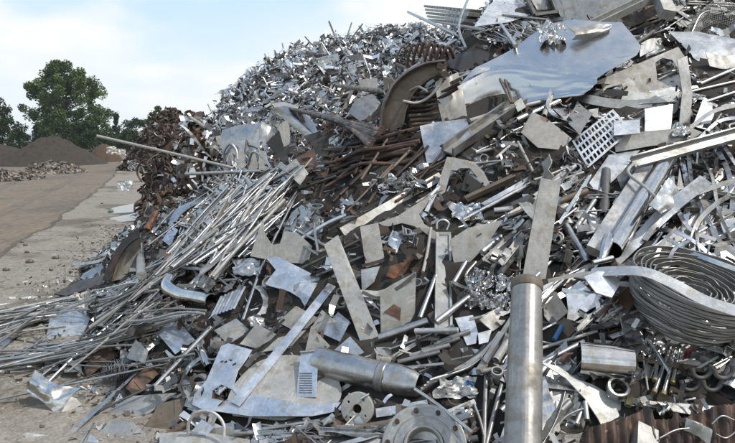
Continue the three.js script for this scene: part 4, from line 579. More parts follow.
profile('steel_box_tube', 'small grey box end standing on the corrugated sheet', 'tube', [[644, 458], [645, 428]], B_(22, 12), M.mid, { n: 'C' });
bent('bent_sheet', 'crumpled grey metal clip lying on the corrugated sheet', 'sheet', [[[680, 422], [694, 426], [708, 434]], [[686, 418, 0.05], [700, 424, 0.05], [712, 430, 0.04]], [[684, 430], [698, 436], [710, 446]]], M.dull, { n: 'U' });
bent('bent_sheet', 'short silver curl on the top edge of the corrugated sheet', 'sheet', [[[655, 410], [661, 404], [667, 402]], [[659, 414, 0.04], [665, 410, 0.05], [670, 407, 0.04]], [[660, 420], [668, 418], [673, 412]]], M.bright, { n: 'U' });
for (const [p, s] of [[[[660, 438], [676, 430], [692, 428]], 'left'], [[[712, 424], [722, 416], [734, 420]], 'upper right'], [[[716, 434], [726, 438], [738, 430]], 'lower right']]) bar('steel_wire', s + ' thin wire curled on the corrugated sheet', 'wire', p, 0.9, M.steel);
bar('steel_wire', 'dark looped wire at the foot of the big pipe', 'wire', [[552, 440], [562, 420], [574, 412], [586, 408]], 1.2, M.mid);
bar('steel_rod', 'short white rod right of the big pipe foot', 'rod', [[543, 401], [550, 413]], 1.8, M.alum);

// left foot of the heap
{ // broken drum
  const rim = [[104, 281], [108, 266], [117, 249], [128, 236], [139, 229]], inn = [[111, 281], [115, 268], [122, 254], [131, 243], [140, 238]], low = [[112, 281], [122, 279], [132, 275], [139, 270], [142, 262]], o = { n: [-0.3, 0.5, 0.8], up: 0.12, vis: 0.9 };
  const R = rest([...rim, ...low.slice().reverse()], o.n, o); o.t = R.t; o.up = 0;
  thing('rusty_drum', 'broken rusty drum with a dark rim and tan inside at the foot of the heap', 'drum', [{ n: 'wall', g: bentGeo([inn, inn.map((p, i) => [(p[0] + low[i][0]) / 2, (p[1] + low[i][1]) / 2, -0.22]), low], { ...o, nc: 20 }), m: M.beige }, { n: 'rim', g: bentGeo([rim.map(p => [p[0], p[1], 0]), inn.map(p => [p[0], p[1], 0.03])], { ...o, th: 0.014, nc: 20 }), m: M.rustdark }, { n: 'outer_shell', g: bentGeo([rim.map(p => [p[0], p[1], 0]), rim.map(p => [p[0] + 8, p[1] - 1, -0.35])], { ...o, nc: 20 }), m: M.rustdark }]);
}
bar('steel_post', 'grey upright post beside the broken rusty drum', 'post', [[141, 276], [139, 214]], 2.6, M.chan, { vis: 0.97 });
bar('steel_tube', 'orange rusty tube leaning behind the grey upright post', 'tube', [[147, 230], [156, 212]], 3.4, M.orange, { ta: 8.4, tb: 8.6, fix: true });
bent('curved_sheet', 'curved blue grey sheet arching right of the orange rusty tube', 'sheet', [[[168, 224], [178, 208], [200, 198]], [[172, 228, 0.04], [184, 212, 0.05], [204, 201, 0.04]]], M.blue, { n: 'U' });
plate('steel_plate', 'pale blue offcut right of the grey upright post', 'plate', [[162, 240], [172, 226], [178, 230], [170, 246]], M.bluepale, { n: 'U' });
plate('steel_plate', 'blue grey plate lying left of the broken drum', 'plate', [[80, 276], [92, 268], [104, 262], [103, 275], [84, 279]], M.blue, { n: 'T', warp: 0.004 });
plate('steel_slab', 'dark flat slab lying on the concrete left of the broken drum', 'slab', [[54, 294], [80, 281], [103, 275], [104, 284], [66, 296]], M.dark, { n: 'U', th: 0.02 });
crumple('torn_bag', 'crumpled cream bag on the rods left of the broken drum', 'bag', [82, 304, 20, 26], M.cloth, { amp: 0.18, n: 'C' });
plate('steel_plate', 'pale blue sheet lying flat under the rods at the left foot', 'plate', [[46, 338], [50, 318], [82, 308], [90, 318], [84, 336], [62, 346]], M.bluepale, { n: 'T', warp: 0.01 });
plate('steel_plate', 'pale plate at the left edge of the yard among the rods', 'plate', [[-6, 350], [-4, 334], [8, 338], [14, 350], [4, 358]], M.blue, { n: 'T', warp: 0.006 });
plate('steel_plate', 'thin pale offcut lying on the concrete left of the dark slab', 'plate', [[10, 300], [30, 296], [48, 297], [28, 302]], M.white, { n: 'T', warp: 0.003 });
bent('bent_sheet', 'bent bright sheet propped up on the concrete at the lower left', 'sheet', [[[35, 370, 0.0], [48, 380, 0.02], [62, 386, 0.02], [82, 388, 0]], [[31, 380, 0.05], [44, 390, 0.06], [56, 398, 0.05], [70, 398, 0.04]], [[27, 391, 0], [40, 400, 0.02], [52, 410, 0.02], [60, 417, 0]]], M.bright, { n: [0.15, 0.62, 0.75], up: 0.24, vis: 0.98, warp: 0.015 });
plate('steel_plate', 'torn grey flap hanging at the right end of the bent bright sheet', 'plate', [[60, 416], [68, 396], [76, 398], [82, 404], [72, 410]], M.dusty, { n: 'R' });
crumple('crumpled_foil', 'thin torn foil sheet right of the bent bright sheet', 'foil', [88, 392, 30, 14], M.steel, { amp: 0.12 });
plate('brown_board', 'dark brown flat board on the ground under the bent bright sheet', 'board', [[4, 408], [30, 396], [52, 404], [46, 412], [14, 416]], M.brown, { n: 'T', th: 0.012, warp: 0.006 });
{ const L = lay([[102, 374], [124, 368]], { r: 11, up: 0.02 }), k = L.t / FPX, g = []; for (let i = 0; i < 16; i++) { const pts = [], c = L.pts[0].clone().lerp(L.pts[1], i / 15), ph = rr(0, 6), r = rr(8, 11) * k; for (let j = 0; j <= 10; j++) { const a = j / 10 * 6.283 + ph; pts.push(V(c.x + Math.cos(a) * r * 0.5 + rr(-0.006, 0.006), c.y + Math.sin(a) * r, c.z + Math.cos(a) * r * 0.9 + rr(-0.006, 0.006))); } g.push(tubeGeo(pts, 0.0022, { rad: 4, seg: 22 })); } thing('wire_roll', 'loose roll of grey wire among the rods at the left foot', 'wire roll', [{ g: mergeGeometries(g), m: M.mid }]); }
bent('steel_sheet', 'rusty brown scrap under the rods at the left foot', 'sheet', [[[84, 368], [96, 352], [112, 346]], [[88, 378], [102, 366], [118, 356]]], M.rustpale, { n: 'U' });
bent('steel_sheet', 'rusty brown sheet under the rods right of the wire roll', 'sheet', [[[126, 388], [140, 372], [152, 366]], [[134, 396], [148, 384], [158, 374]]], M.rustpale, { n: 'U' });
plate('steel_plate', 'broad grey plate lying flat at the lower left below the rods', 'plate', [[92, 424], [130, 396], [176, 392], [150, 412], [116, 428]], M.dull, { n: 'U', warp: 0.015 });
plate('steel_plate', 'grey plate at the bottom edge left of the wire hoop', 'plate', [[90, 446], [112, 420], [134, 424], [146, 434], [140, 450]], M.dull, { n: 'U', warp: 0.02 });
plate('steel_plate', 'dark brown plate left of the rounded corner of the cut out plate', 'plate', [[140, 432], [160, 404], [186, 398], [180, 420], [164, 434]], M.brown, { n: 'U' });
bent('steel_sheet', 'grey curved sheet at the bottom edge below the wire hoop', 'sheet', [[[160, 434], [196, 432], [250, 440]], [[158, 452, 0.06], [196, 452, 0.06], [250, 456, 0.06]], [[156, 470], [196, 470], [250, 472]]], M.beige, { n: 'B' });
{ const L = lay([[188, 434], [189, 422], [196, 413], [208, 411], [219, 417], [224, 426], [224, 436]], { r: 2, vis: 0.95, up: 0.03 }); thing('wire_hoop', 'pale wire hoop standing at the bottom edge left of the round sheet', 'hoop', [{ g: tubeGeo(L.pts, 1.7 * L.t / FPX, { seg: 40 }), m: M.alum }]); }
plate('steel_plate', 'pale blue scraps inside the wire hoop', 'plate', [[190, 434], [202, 420], [214, 428], [206, 436]], M.bluepale, { n: 'U' });
plate('steel_plate', 'small white offcut on the ground at the bottom left corner', 'plate', [[20, 432], [34, 434], [56, 437], [44, 442], [28, 440]], M.white, { n: 'T', warp: 0.01 });
bar('steel_rod', 'bright rod slanting at the bottom edge left of the broad plate', 'rod', [[80, 446], [93, 424]], 1.8, M.bright);
plate('steel_plate', 'small blue corner plate at the bottom edge beside the bright rod', 'plate', [[84, 448], [90, 434], [98, 440], [94, 450]], M.bluepale, { n: 'U' });
bar('steel_rod', 'white rod lying on the concrete reaching in from the left edge', 'rod', [[-8, 306], [40, 301], [52, 297]], 1.7, M.alum);
bar('steel_rod', 'long bright rod rising from the bent sheet across the left foot', 'rod', [[46, 384], [92, 340], [146, 296]], 1.7, M.bright);
bar('steel_rod', 'white rod lying low at the left edge above the bent bright sheet', 'rod', [[-8, 373], [42, 365]], 2, M.alum);
for (const [x, y] of [[6, 271], [25, 246], [27, 253], [56, 259], [51, 271], [102, 204], [30, 263], [22, 243]]) { const t = hit(x, y), p = at(x, y, t), g = new THREE.IcosahedronGeometry(rr(0.02, 0.045), 1), a = g.attributes.position; for (let i = 0; i < a.count; i++) { const f = 0.75 + 0.5 * vn(a.getX(i) * 40 + x, a.getY(i) * 40, 5); a.setXYZ(i, a.getX(i) * f * 1.4, a.getY(i) * f * 0.8, a.getZ(i) * f); } g.translate(p.x, 0.02, p.z); thing('dirt_clod', 'dark clod lying loose on the yard surface', 'clod', [{ g, m: M.brown }], 'dark clods strewn on the yard'); }
for (let k = 0; k < 14; k++) { const x = rr(28, 92), y = 298 - (x - 28) * 0.42 + rr(-6, 2); crumple('metal_scrap', 'small pale torn scrap on the concrete beside the dark slab', 'scrap', [x, y, rr(4, 8), rr(3, 6)], pick([M.beige, M.alum, M.dull, M.brown]), { amp: 0.35, res: 5, group: 'small torn scraps beside the dark slab' }); }
const heroes = allTop.length;

// ---------------------------------------------------------------- background: trees, mounds, distant scrap
function merged(list) { return mergeGeometries(list.map(g => g.index ? g.toNonIndexed() : g)); }
function bitsGeo(n, spot, size, shade) {   // many small curled offcuts as one mesh; spot() -> [point, normal]; colours vary from bit to bit
  const pos = [], col = [], uv = [], A = V(0, 0, 0), B = V(0, 0, 0), C = V(0, 0, 0);
  for (let i = 0; i < n; i++) {
    const sp = spot(i); if (!sp) continue; const [p, N] = sp, [l, w] = size(), c = shade();
    A.set(gauss(), gauss(), gauss()).addScaledVector(N, -A.dot(N) * 0.55).normalize(); B.set(gauss(), gauss(), gauss()).addScaledVector(N, 0.9).cross(A).normalize(); C.crossVectors(A, B);
    const bend = rr(-2.2, 2.2), tw = rr(-0.7, 0.7), m = 3, q = [];
    for (let k = 0; k <= m; k++) { const t = k / m - 0.5, cx = Math.abs(bend) > 0.1 ? Math.sin(bend * t) / bend : t, cz = Math.abs(bend) > 0.1 ? (1 - Math.cos(bend * t)) / bend : 0, ww = w * (0.7 + 0.6 * rnd()); for (const s of [-0.5, 0.5]) q.push(p.clone().addScaledVector(A, cx * l).addScaledVector(C, cz * l * 1.2 + s * ww * tw).addScaledVector(B, s * ww)); }
    for (let k = 0; k < m; k++) for (const j of [0, 1, 2, 1, 3, 2]) { const v = q[k * 2 + j]; pos.push(v.x, v.y, v.z); col.push(...c); uv.push((k + j) * 0.03 + i * 0.13, j * 0.02 + i * 0.07); }
  }
  const g = new THREE.BufferGeometry(); g.setAttribute('position', new THREE.Float32BufferAttribute(pos, 3)); g.setAttribute('color', new THREE.Float32BufferAttribute(col, 3)); g.setAttribute('uv', new THREE.Float32BufferAttribute(uv, 2)); g.computeVertexNormals(); return g;
}
const G = k => [k, k, k];
const bitMetal = new THREE.MeshStandardMaterial({ color: 0xffffff, vertexColors: true, metalness: 0.9, roughness: 0.34, side: THREE.DoubleSide });
const bitDull = new THREE.MeshStandardMaterial({ color: 0xffffff, vertexColors: true, metalness: 0.2, roughness: 0.85, side: THREE.DoubleSide });
const stuff = (name, label, geo, m, cat) => { const o = mesh(numbered(name), geo, m); const f = foot([geo]); geo.translate(-f.x, -f.y, -f.z); o.position.copy(f); tag(o, label, cat || 'scrap', null, 'stuff'); scene.add(o); o.updateMatrixWorld(true); return o; };

// the far heap of shredded silver metal
{
  const spot = () => { const x = rr(-4.9, 3.2), d = rr(11.6, 19); const h = backHeap(x, d); if (h < -0.1) return null; const s = surfNormal(x, d); return [V(x + rr(-0.1, 0.1), Math.max(0.02, surf(x, d)) + Math.pow(rnd(), 2) * 0.24 - 0.03, -d), s]; };
  const o = stuff('shredded_metal', 'far heap of shredded crumpled silver metal rising to the skyline', bitsGeo(30000, spot, () => { const l = rnd() < 0.025 ? rr(0.3, 0.65) : 0.05 + 0.36 * rnd() * rnd(); return [l, l * rr(0.05, 0.28)]; }, () => { const k = rnd(); return k < 0.16 ? [0.2, 0.18, 0.16] : k < 0.66 ? G(rr(0.38, 0.62)) : G(rr(0.65, 0.9)); }), bitMetal);
  for (let k = 0; k < 26; k++) { const x = rr(-4.4, 1.4), d = rr(13.5, 16.5), y = surf(x, d), a = V(x, y, -d), b = V(x + rr(-0.5, 0.5), y + rr(0.15, 0.5), -d + rr(-0.2, 0.4)); thing('steel_rod', 'thin bar sticking out of the far shredded silver heap', 'bar', [{ g: tubeGeo([a, b], rr(0.012, 0.022), { rad: 6 }), m: pick([M.steel, M.mid, M.dull]) }], 'bars sticking out of the shredded heap'); }
}
// mounds on the yard and the rusty heaps behind
function moundGeo(cx, d, rx, rd, h, n, rough) {
  const pos = [], ind = [], uv = [], N = n * 2;
  for (let i = 0; i <= n; i++) for (let j = 0; j <= N; j++) { const r = i / n, a = j / N * 6.2832, x = Math.cos(a) * r * rx * (1 + 0.15 * (vn(Math.cos(a) * 2 + 5, Math.sin(a) * 2 + cx) - 0.5)), z = Math.sin(a) * r * rd; const e = Math.pow(Math.max(0, Math.cos(Math.min(1, r) * 1.5708)), 1.15); pos.push(cx + x, h * e * (0.85 + 0.3 * fbm(x * 0.7 + 9, z * 0.7, 2, 3)) + rough * (vn(x * 5, z * 5, 4) - 0.5) * (1 - r * 0.7) - r * r * 0.05, -d + z); uv.push(x, z); }
  for (let i = 0; i < n; i++) for (let j = 0; j < N; j++) { const a = i * (N + 1) + j, b = a + 1, c = a + N + 1, e = c + 1; ind.push(a, b, c, b, e, c); }
  const g = new THREE.BufferGeometry(); g.setAttribute('position', new THREE.Float32BufferAttribute(pos, 3)); g.setAttribute('uv', new THREE.Float32BufferAttribute(uv, 2)); g.setIndex(ind); g.computeVertexNormals(); return g;
}
function moundSpot(g) { const p = g.attributes.position, nn = g.attributes.normal; return k => { const i = Math.floor(rnd() * p.count); return [V(p.getX(i) + gauss() * k, Math.max(0.02, p.getY(i) + rnd() * k), p.getZ(i) + gauss() * k), V(nn.getX(i), nn.getY(i), nn.getZ(i))]; }; }
{
  const grav = new THREE.MeshStandardMaterial({ map: T.dirt, color: new THREE.Color(0.40, 0.38, 0.36), roughness: 1, bumpMap: T.gravelbump, bumpScale: 0.1 });
  thing('gravel_mound', 'large dark grey gravel mound below the big tree', 'mound', [{ g: moundGeo(-22.4, 46, 3.4, 5, 1.8, 40, 0.26), m: grav }]);
  thing('gravel_mound', 'low purple grey gravel mound at the left edge beside the large one', 'mound', [{ g: moundGeo(-27.0, 47, 4.4, 5, 1.3, 30, 0.14), m: grav }]);
  thing('earth_mound', 'small reddish brown earth mound right of the large gravel mound', 'mound', [{ g: moundGeo(-21.2, 52, 1.5, 2, 1.3, 26, 0.1), m: new THREE.MeshStandardMaterial({ map: T.dirt, color: new THREE.Color(0.40, 0.31, 0.26), roughness: 1 }) }]);
  const tan = () => { const k = rr(0.14, 0.42); return rnd() < 0.2 ? [k * 0.8, k * 0.58, k * 0.44] : [k * 0.85, k * 0.76, k * 0.66]; };
  const rub = (name, label, c, n, h) => { const g = moundGeo(c[0], c[1], c[2], c[3], h, 22, 0.15), s = moundSpot(g); stuff(name, label, merged([bitsGeo(n, () => s(0.12), () => { const l = rr(0.06, 0.26); return [l, l * rr(0.3, 0.9)]; }, tan), (() => { const q = g.clone(), k = q.attributes.position.count; q.setAttribute('color', new THREE.Float32BufferAttribute(Array.from({ length: k * 3 }, (_, i) => [0.17, 0.145, 0.12][i % 3]), 3)); return q; })()]), bitDull, 'rubble'); };
  rub('rubble', 'low heap of tan broken rubble before the gravel mound', [-16.6, 34, 1.6, 1.8], 1300, 0.42);
  rub('rubble', 'thin spread of tan rubble at the left edge of the dirt', [-16.0, 28, 1.5, 2.0], 1000, 0.22);
  const rust = () => { const k = rr(0.25, 1.2); return rnd() < 0.1 ? G(rr(0.3, 0.5)) : rnd() < 0.3 ? [0.15 * k, 0.12 * k, 0.10 * k] : [0.12 * k, 0.08 * k, 0.058 * k]; };
  const heapOf = (name, label, c, h, n, sz, e, m = bitDull, sh = rust) => { const g = moundGeo(c[0], c[1], c[2], c[3], h, 26, 0.25), s = moundSpot(g), q = g.clone(), k = q.attributes.position.count; q.setAttribute('color', new THREE.Float32BufferAttribute(Array.from({ length: k * 3 }, (_, i) => [0.05, 0.035, 0.025][i % 3]), 3)); return stuff(name, label, merged([bitsGeo(n, () => s(e), sz, sh), q]), m); };
  heapOf('rusty_scrap', 'far conical heap of rusty brown scrap behind the long pale pole', [-11.5, 38, 2.9, 3, 0], 3.0, 5000, () => { const l = rr(0.12, 0.6); return [l, l * rr(0.08, 0.35)]; }, 0.13);
  heapOf('rusty_scrap', 'dark tangle of rusty curled strips at the heap edge beyond the drum', [-4.35, 14.6, 0.72, 1.1], 1.5, 2600, () => { const l = rr(0.08, 0.42); return [l, l * rr(0.06, 0.25)]; }, 0.12);
  heapOf('rusty_scrap', 'low rusty scrap spilling from the dark tangle toward the puddle', [-3.85, 12.4, 0.6, 1.1], 0.62, 900, () => { const l = rr(0.06, 0.3); return [l, l * rr(0.08, 0.3)]; }, 0.1);
  heapOf('silver_scrap', 'bright crumpled metal scraps between the rusty tangle and the dented housings', [-3.5, 13.2, 0.6, 0.9], 1.9, 700, () => { const l = rr(0.08, 0.36); return [l, l * rr(0.08, 0.35)]; }, 0.12, bitMetal, () => rnd() < 0.3 ? [0.2, 0.14, 0.1] : G(rr(0.4, 0.85)));
  for (let k = 0; k < 16; k++) { const a = rr(0, 6.28), x = -4.4 + Math.cos(a) * rr(0.1, 0.55), d = 14.4 - rr(0, 1.1), y = rr(0.2, 1.45) * (1 - Math.abs(x + 4.4) * 0.8), r = rr(0.1, 0.26), tl = rr(-0.8, 0.8), pts = []; for (let j = 0; j < 7; j++) { const t = j / 6 * rr(3.4, 4.4); pts.push(V(x + Math.cos(t) * r, Math.max(0.03, y + Math.sin(t) * r), -d + tl * Math.cos(t) * r)); } thing('rusty_loop', 'rusty curled bar loop in the dark tangle beyond the drum', 'loop', [{ g: tubeGeo(pts, rr(0.012, 0.024), { rad: 6, seg: 16 }), m: pick([M.rust, M.rustpale, M.brown]) }], 'curled bar loops in the rusty tangle'); }
  crumple('metal_sheet', 'crumpled bright sheet lying on the yard left of the rusty tangle', 'sheet', [125, 186, 17, 9], M.alum, { amp: 0.12, n: 'U' });
  crumple('metal_sheet', 'small white crumpled sheet right of the puddle at the tangle foot', 'sheet', [178, 200, 14, 5], M.alum, { amp: 0.2, n: 'U' });
  for (const [x, y, w, h, s] of [[112, 150, 12, 9, 'left'], [121, 152, 10, 8, 'middle'], [131, 157, 12, 9, 'right']]) { const t = 42, p = at(x, y, t), g = crumpleGeo(x, y, w, h, { t, amp: 0.16, n: 'C', vis: 0 }); thing('scrap_bale', s + ' of three pale bales far off below the tree line', 'bale', [{ g, m: s === 'right' ? M.chan : M.cloth }]); }
  crumple('metal_sheet', 'grey bent sheets piled far off behind the rusty tangle', 'sheet', [134, 166, 14, 14], M.steel, { t: 26, amp: 0.2, n: 'C' });
}
// trees: trunk, limbs, crown of leaf clumps
const leafMat = c => new THREE.MeshPhysicalMaterial({ color: new THREE.Color(...c), roughness: 0.85, side: THREE.DoubleSide, vertexColors: true, specularIntensity: 0.25 });
const barkMat = new THREE.MeshStandardMaterial({ color: new THREE.Color(0.09, 0.07, 0.055), roughness: 1, map: T.smudge, bumpMap: T.grit, bumpScale: 0.03 });
function tree(name, label, cat, x, d, h, w, o = {}) {
  const base = V(x, 0, -d), limbs = [], clumps = [], th = h * (o.trunk ?? 0.28);
  const n = o.clumps || 46; for (let i = 0; i < n; i++) { let u = rr(0, 1), a = rr(0, 6.283), r; if (o.cone) { r = (1 - u) * rr(0.3, 1); } else { const e = Math.sin(Math.PI * clamp(0.1 + 0.88 * u, 0, 1)); r = Math.pow(rr(0.15, 1), 0.55) * Math.pow(e, 0.65) * (0.78 + 0.44 * vn(Math.cos(a) * 1.4 + x, Math.sin(a) * 1.4 + u * 3)); } clumps.push([V(x + Math.cos(a) * r * w / 2, th + (h - th) * (0.02 + 0.95 * u), -d + Math.sin(a) * r * w / 2), (o.cs || 0.115) * w * rr(0.6, 1.25)]); }
  const top = V(x + rr(-0.3, 0.3), h * 0.72, -d); limbs.push(new THREE.TubeGeometry(new THREE.CatmullRomCurve3([base, V(x + rr(-0.2, 0.2), th, -d), top]), 8, h * 0.018, 8)); { const p = limbs[0].attributes.position; for (let i = 0; i < p.count; i++) { const f = 1.5 - p.getY(i) / h * 1.6; p.setX(i, x + (p.getX(i) - x) * Math.max(0.3, f)); p.setZ(i, -d + (p.getZ(i) + d) * Math.max(0.3, f)); } }
  for (const [c] of clumps.slice(0, Math.min(n, 26))) { const y = clamp(c.y * 0.72, th * 0.75, h * 0.68); limbs.push(new THREE.TubeGeometry(new THREE.CatmullRomCurve3([V(x, y, -d), V(x + (c.x - x) * 0.5, y + (c.y - y) * 0.35, -d + (c.z + d) * 0.5), c]), 5, h * 0.0055, 5)); }
  const pos = [], col = [], L = o.leaves || 150, ls = o.leaf || 0.3, s = V(0, 0, 0), a = V(0, 0, 0), b = V(0, 0, 0);
  for (const [c, r] of clumps) { const tone = rr(0.65, 1.35); for (let i = 0; i < L; i++) { s.set(gauss(), gauss(), gauss()).normalize(); const q = c.clone().addScaledVector(s, r * Math.pow(rnd(), 0.4)); q.y -= r * 0.15 * rnd(); a.set(gauss(), gauss() * 0.6, gauss()).normalize(); b.set(gauss(), gauss(), gauss()).cross(a).normalize(); const l = ls * rr(0.6, 1.3), wd = l * 0.5, k = tone * rr(0.7, 1.35), cc = [k * rr(0.9, 1.2), k, k * rr(0.75, 1)];
    const P = [q.clone().addScaledVector(a, -l / 2), q.clone().addScaledVector(b, wd / 2), q.clone().addScaledVector(b, -wd / 2), q.clone().addScaledVector(a, l / 2)]; for (const j of [0, 1, 2, 1, 3, 2]) { pos.push(P[j].x, Math.max(0.05, P[j].y), P[j].z); col.push(...cc); } } }
  const g = new THREE.BufferGeometry(); g.setAttribute('position', new THREE.Float32BufferAttribute(pos, 3)); g.setAttribute('color', new THREE.Float32BufferAttribute(col, 3)); g.computeVertexNormals();
  const grp = new THREE.Group(); grp.name = numbered(name); grp.position.copy(base); const lg = merged(limbs); lg.translate(-x, 0, d); g.translate(-x, 0, d); mesh('trunk', lg, barkMat, grp); mesh('crown', g, o.m || leafMat([0.045, 0.075, 0.026]), grp); scene.add(tag(grp, label, cat));
}
const px2x = (px, d) => (px - W / 2) / FPX * d / (CP) * 1;
tree('broadleaf_tree', 'big round leafy tree standing alone behind the gravel mound', 'tree', px2x(71, 84), 84, 11.5, 10.2, { clumps: 190, cs: 0.078, leaves: 230, leaf: 0.3, trunk: 0.1, m: leafMat([0.075, 0.115, 0.04]) });
tree('broadleaf_tree', 'dark tree at the left edge behind the purple gravel mound', 'tree', px2x(2, 80), 80, 6.6, 6.5, { clumps: 30, leaf: 0.32, trunk: 0.12, m: leafMat([0.03, 0.05, 0.022]) });
tree('conifer_tree', 'small dark pointed conifer right of the big tree', 'tree', px2x(121, 95), 95, 5.6, 3.6, { clumps: 30, cone: true, leaf: 0.26, leaves: 120, trunk: 0.06, m: leafMat([0.03, 0.05, 0.03]) });
tree('broadleaf_tree', 'low dark tree just right of the small conifer', 'tree', px2x(140, 100), 100, 5.0, 6.5, { clumps: 34, leaf: 0.3, trunk: 0.1, m: leafMat([0.03, 0.052, 0.028]) });
tree('broadleaf_tree', 'green tree whose top shows above the rusty conical heap', 'tree', px2x(164, 70), 70, 5.2, 4.2, { clumps: 26, leaf: 0.28, trunk: 0.1 });
tree('broadleaf_tree', 'low green tree right of the rusty conical heap', 'tree', px2x(190, 66), 66, 3.9, 5.2, { clumps: 30, leaf: 0.28, trunk: 0.08 });
const BUSH = [[14, 'at the left edge'], [38, 'under the left side of the big tree'], [60, 'behind the top of the gravel mound'], [82, 'under the right side of the big tree'], [100, 'right of the gravel mound'], [116, 'behind the pale bales'], [132, 'left of the rusty conical heap']];
BUSH.forEach(([p, s], i) => tree('shrub', 'dark green shrub ' + s, 'shrub', px2x(p, 74 + (i % 2) * 8), 74 + (i % 2) * 8, i < 4 ? rr(3.9, 4.8) : rr(2.2, 2.8), 4.4, { clumps: 34, leaf: 0.26, trunk: 0.06, leaves: 130, m: leafMat([0.038, 0.062, 0.026]) }));

// ---------------------------------------------------------------- the mass of loose pieces between the large ones
const MARKS = [[55, 395, 'beside the bent bright sheet on the yard'], [120, 265, 'around the broken rusty drum'], [190, 285, 'around the U bend pipe'], [178, 345, 'around the small blue square offcut'], [60, 325, 'over the flat pale sheet at the left foot'], [112, 370, 'around the wire roll'], [140, 410, 'by the broad grey plate at the lower left'], [235, 205, 'below the dented housings'], [245, 145, 'beside the dented housings'], [165, 225, 'behind the grey upright post'], [290, 280, 'by the notched blue plate'], [275, 235, 'by the horned brown plate'], [350, 290, 'by the long leaning plate'], [300, 330, 'beside the diagonal blue strip'], [250, 380, 'around the cut out plate'], [365, 372, 'by the big grey cylinder'], [425, 425, 'around the large flange'], [350, 415, 'by the small tan flange'], [440, 280, 'beside the upright channel'], [410, 215, 'by the forked bracket'], [470, 175, 'around the arched bracket'], [380, 150, 'among the rusty rods below the half ring'], [350, 195, 'in the dark middle hollow'], [415, 95, 'by the brown half ring'], [310, 125, 'beside the tilted trough'], [480, 300, 'by the bright turnings'], [500, 380, 'left of the big pipe'], [540, 230, 'beside the tall pale plate'], [595, 150, 'below the slotted vent panel'], [640, 100, 'by the arc band'], [540, 65, 'around the big folded hood'], [460, 25, 'on the crest by the stacked strips'], [640, 20, 'along the top channel'], [700, 20, 'around the crushed netting'], [720, 90, 'under the brown flap at the right edge'], [630, 210, 'by the pair of shiny tubes'], [700, 220, 'among the curled ribbons'], [690, 310, 'by the big strip coil'], [600, 290, 'under the broad white band'], [605, 360, 'by the short polished cylinder'], [590, 410, 'around the white curved plate'], [665, 370, 'around the bright studs'], [700, 400, 'above the corrugated sheet'], [500, 130, 'by the dark channel'], [445, 110, 'left of the hood foot']];
const markOf = (x, y) => { let b = 1e9, m = MARKS[0]; for (const k of MARKS) { const r = (k[0] - x) ** 2 + (k[1] - y) ** 2; if (r < b) { b = r; m = k; } } return m[2]; };
const TONE = [[M.steel, 'grey'], [M.mid, 'dark grey'], [M.dull, 'dull'], [M.dark, 'black'], [M.beige, 'tan'], [M.bright, 'bright'], [M.bluepale, 'pale blue'], [M.rust, 'rusty'], [M.brown, 'brown'], [M.polish, 'shiny'], [M.rustpale, 'rust brown']];
const weighted = w => { let s = 0; for (const k of w) s += k; let r = rnd() * s; for (let i = 0; i < w.length; i++) { r -= w[i]; if (r <= 0) return TONE[i]; } return TONE[0]; };
const GREY = [36, 20, 20, 6, 6, 9, 6, 2, 3, 4, 1], RODS = [30, 24, 18, 9, 5, 10, 5, 1, 2, 4, 1], RUSTY = [6, 8, 6, 16, 5, 2, 1, 26, 20, 1, 16];
const uvScale = (g, k = 1) => g;
// shared shapes, long axis X, face up Y, about 1 m long (rods) or at real size
const rodS = Array.from({ length: 9 }, (_, i) => { const b = i < 5 ? rr(-0.006, 0.006) : rr(-0.03, 0.03) * (i > 7 ? 2.4 : 1), c = i < 5 ? rr(-0.008, 0.008) : rr(-0.035, 0.035) * (i > 7 ? 2.4 : 1); return tubeGeo([V(-0.5, 0, 0), V(-0.16, b, c), V(0.2, b * 0.8, -c * rr(0.2, 1)), V(0.5, 0, 0)], 0.0075, { rad: 7, seg: i < 5 ? 4 : 9 }); });
const thickS = [0.014, 0.018, 0.024].map(r => tubeGeo([V(-0.3, 0, 0), V(0.3, 0, 0)], r, { hollow: 0.84, rad: 14, seg: 2 }));
const stripS = Array.from({ length: 7 }, (_, i) => { const rows = [[], [], []], w = rr(0.024, 0.05), b = rr(-0.5, 0.5) * (i > 3 ? 2.2 : 0.3), tw = i % 2 ? rr(-0.9, 0.9) : 0; for (let k = 0; k <= 12; k++) { const t = k / 12 - 0.5, c = V(Math.abs(b) > 0.05 ? Math.sin(b * t) / b : t, Math.abs(b) > 0.05 ? (1 - Math.cos(b * t)) / b : 0, 0); [-0.5, 0, 0.5].forEach((s, j) => rows[j].push(c.clone().add(V(0, Math.sin(tw * t) * s * w, Math.cos(tw * t) * s * w)))); } return shell(rows, 0.003); });
const sheetS = Array.from({ length: 14 }, (_, i) => { const n = i % 2 ? 4 : 3 + Math.floor(rnd() * 4), pts = [], o = rr(0, 6), ax = rr(0.3, 0.85); for (let k = 0; k < n; k++) { const a = o + (k + rr(-0.25, 0.25) * (i % 2 ? 0.4 : 1)) / n * 6.283, r = rr(0.1, 0.15); pts.push(new THREE.Vector2(Math.cos(a) * r * 1.3, Math.sin(a) * r * ax)); } let g = new THREE.ExtrudeGeometry(new THREE.Shape(pts), { depth: 0.005, bevelEnabled: false }); g = warp(tess(g, 0.07), rr(0.01, 0.04), 4, i * 7); if (i % 3) { g.computeBoundingBox(); lip(g, g.boundingBox.getSize(V(0, 0, 0))); } g = smoothGeo(g, 0.6); g.rotateX(-Math.PI / 2); return g; });
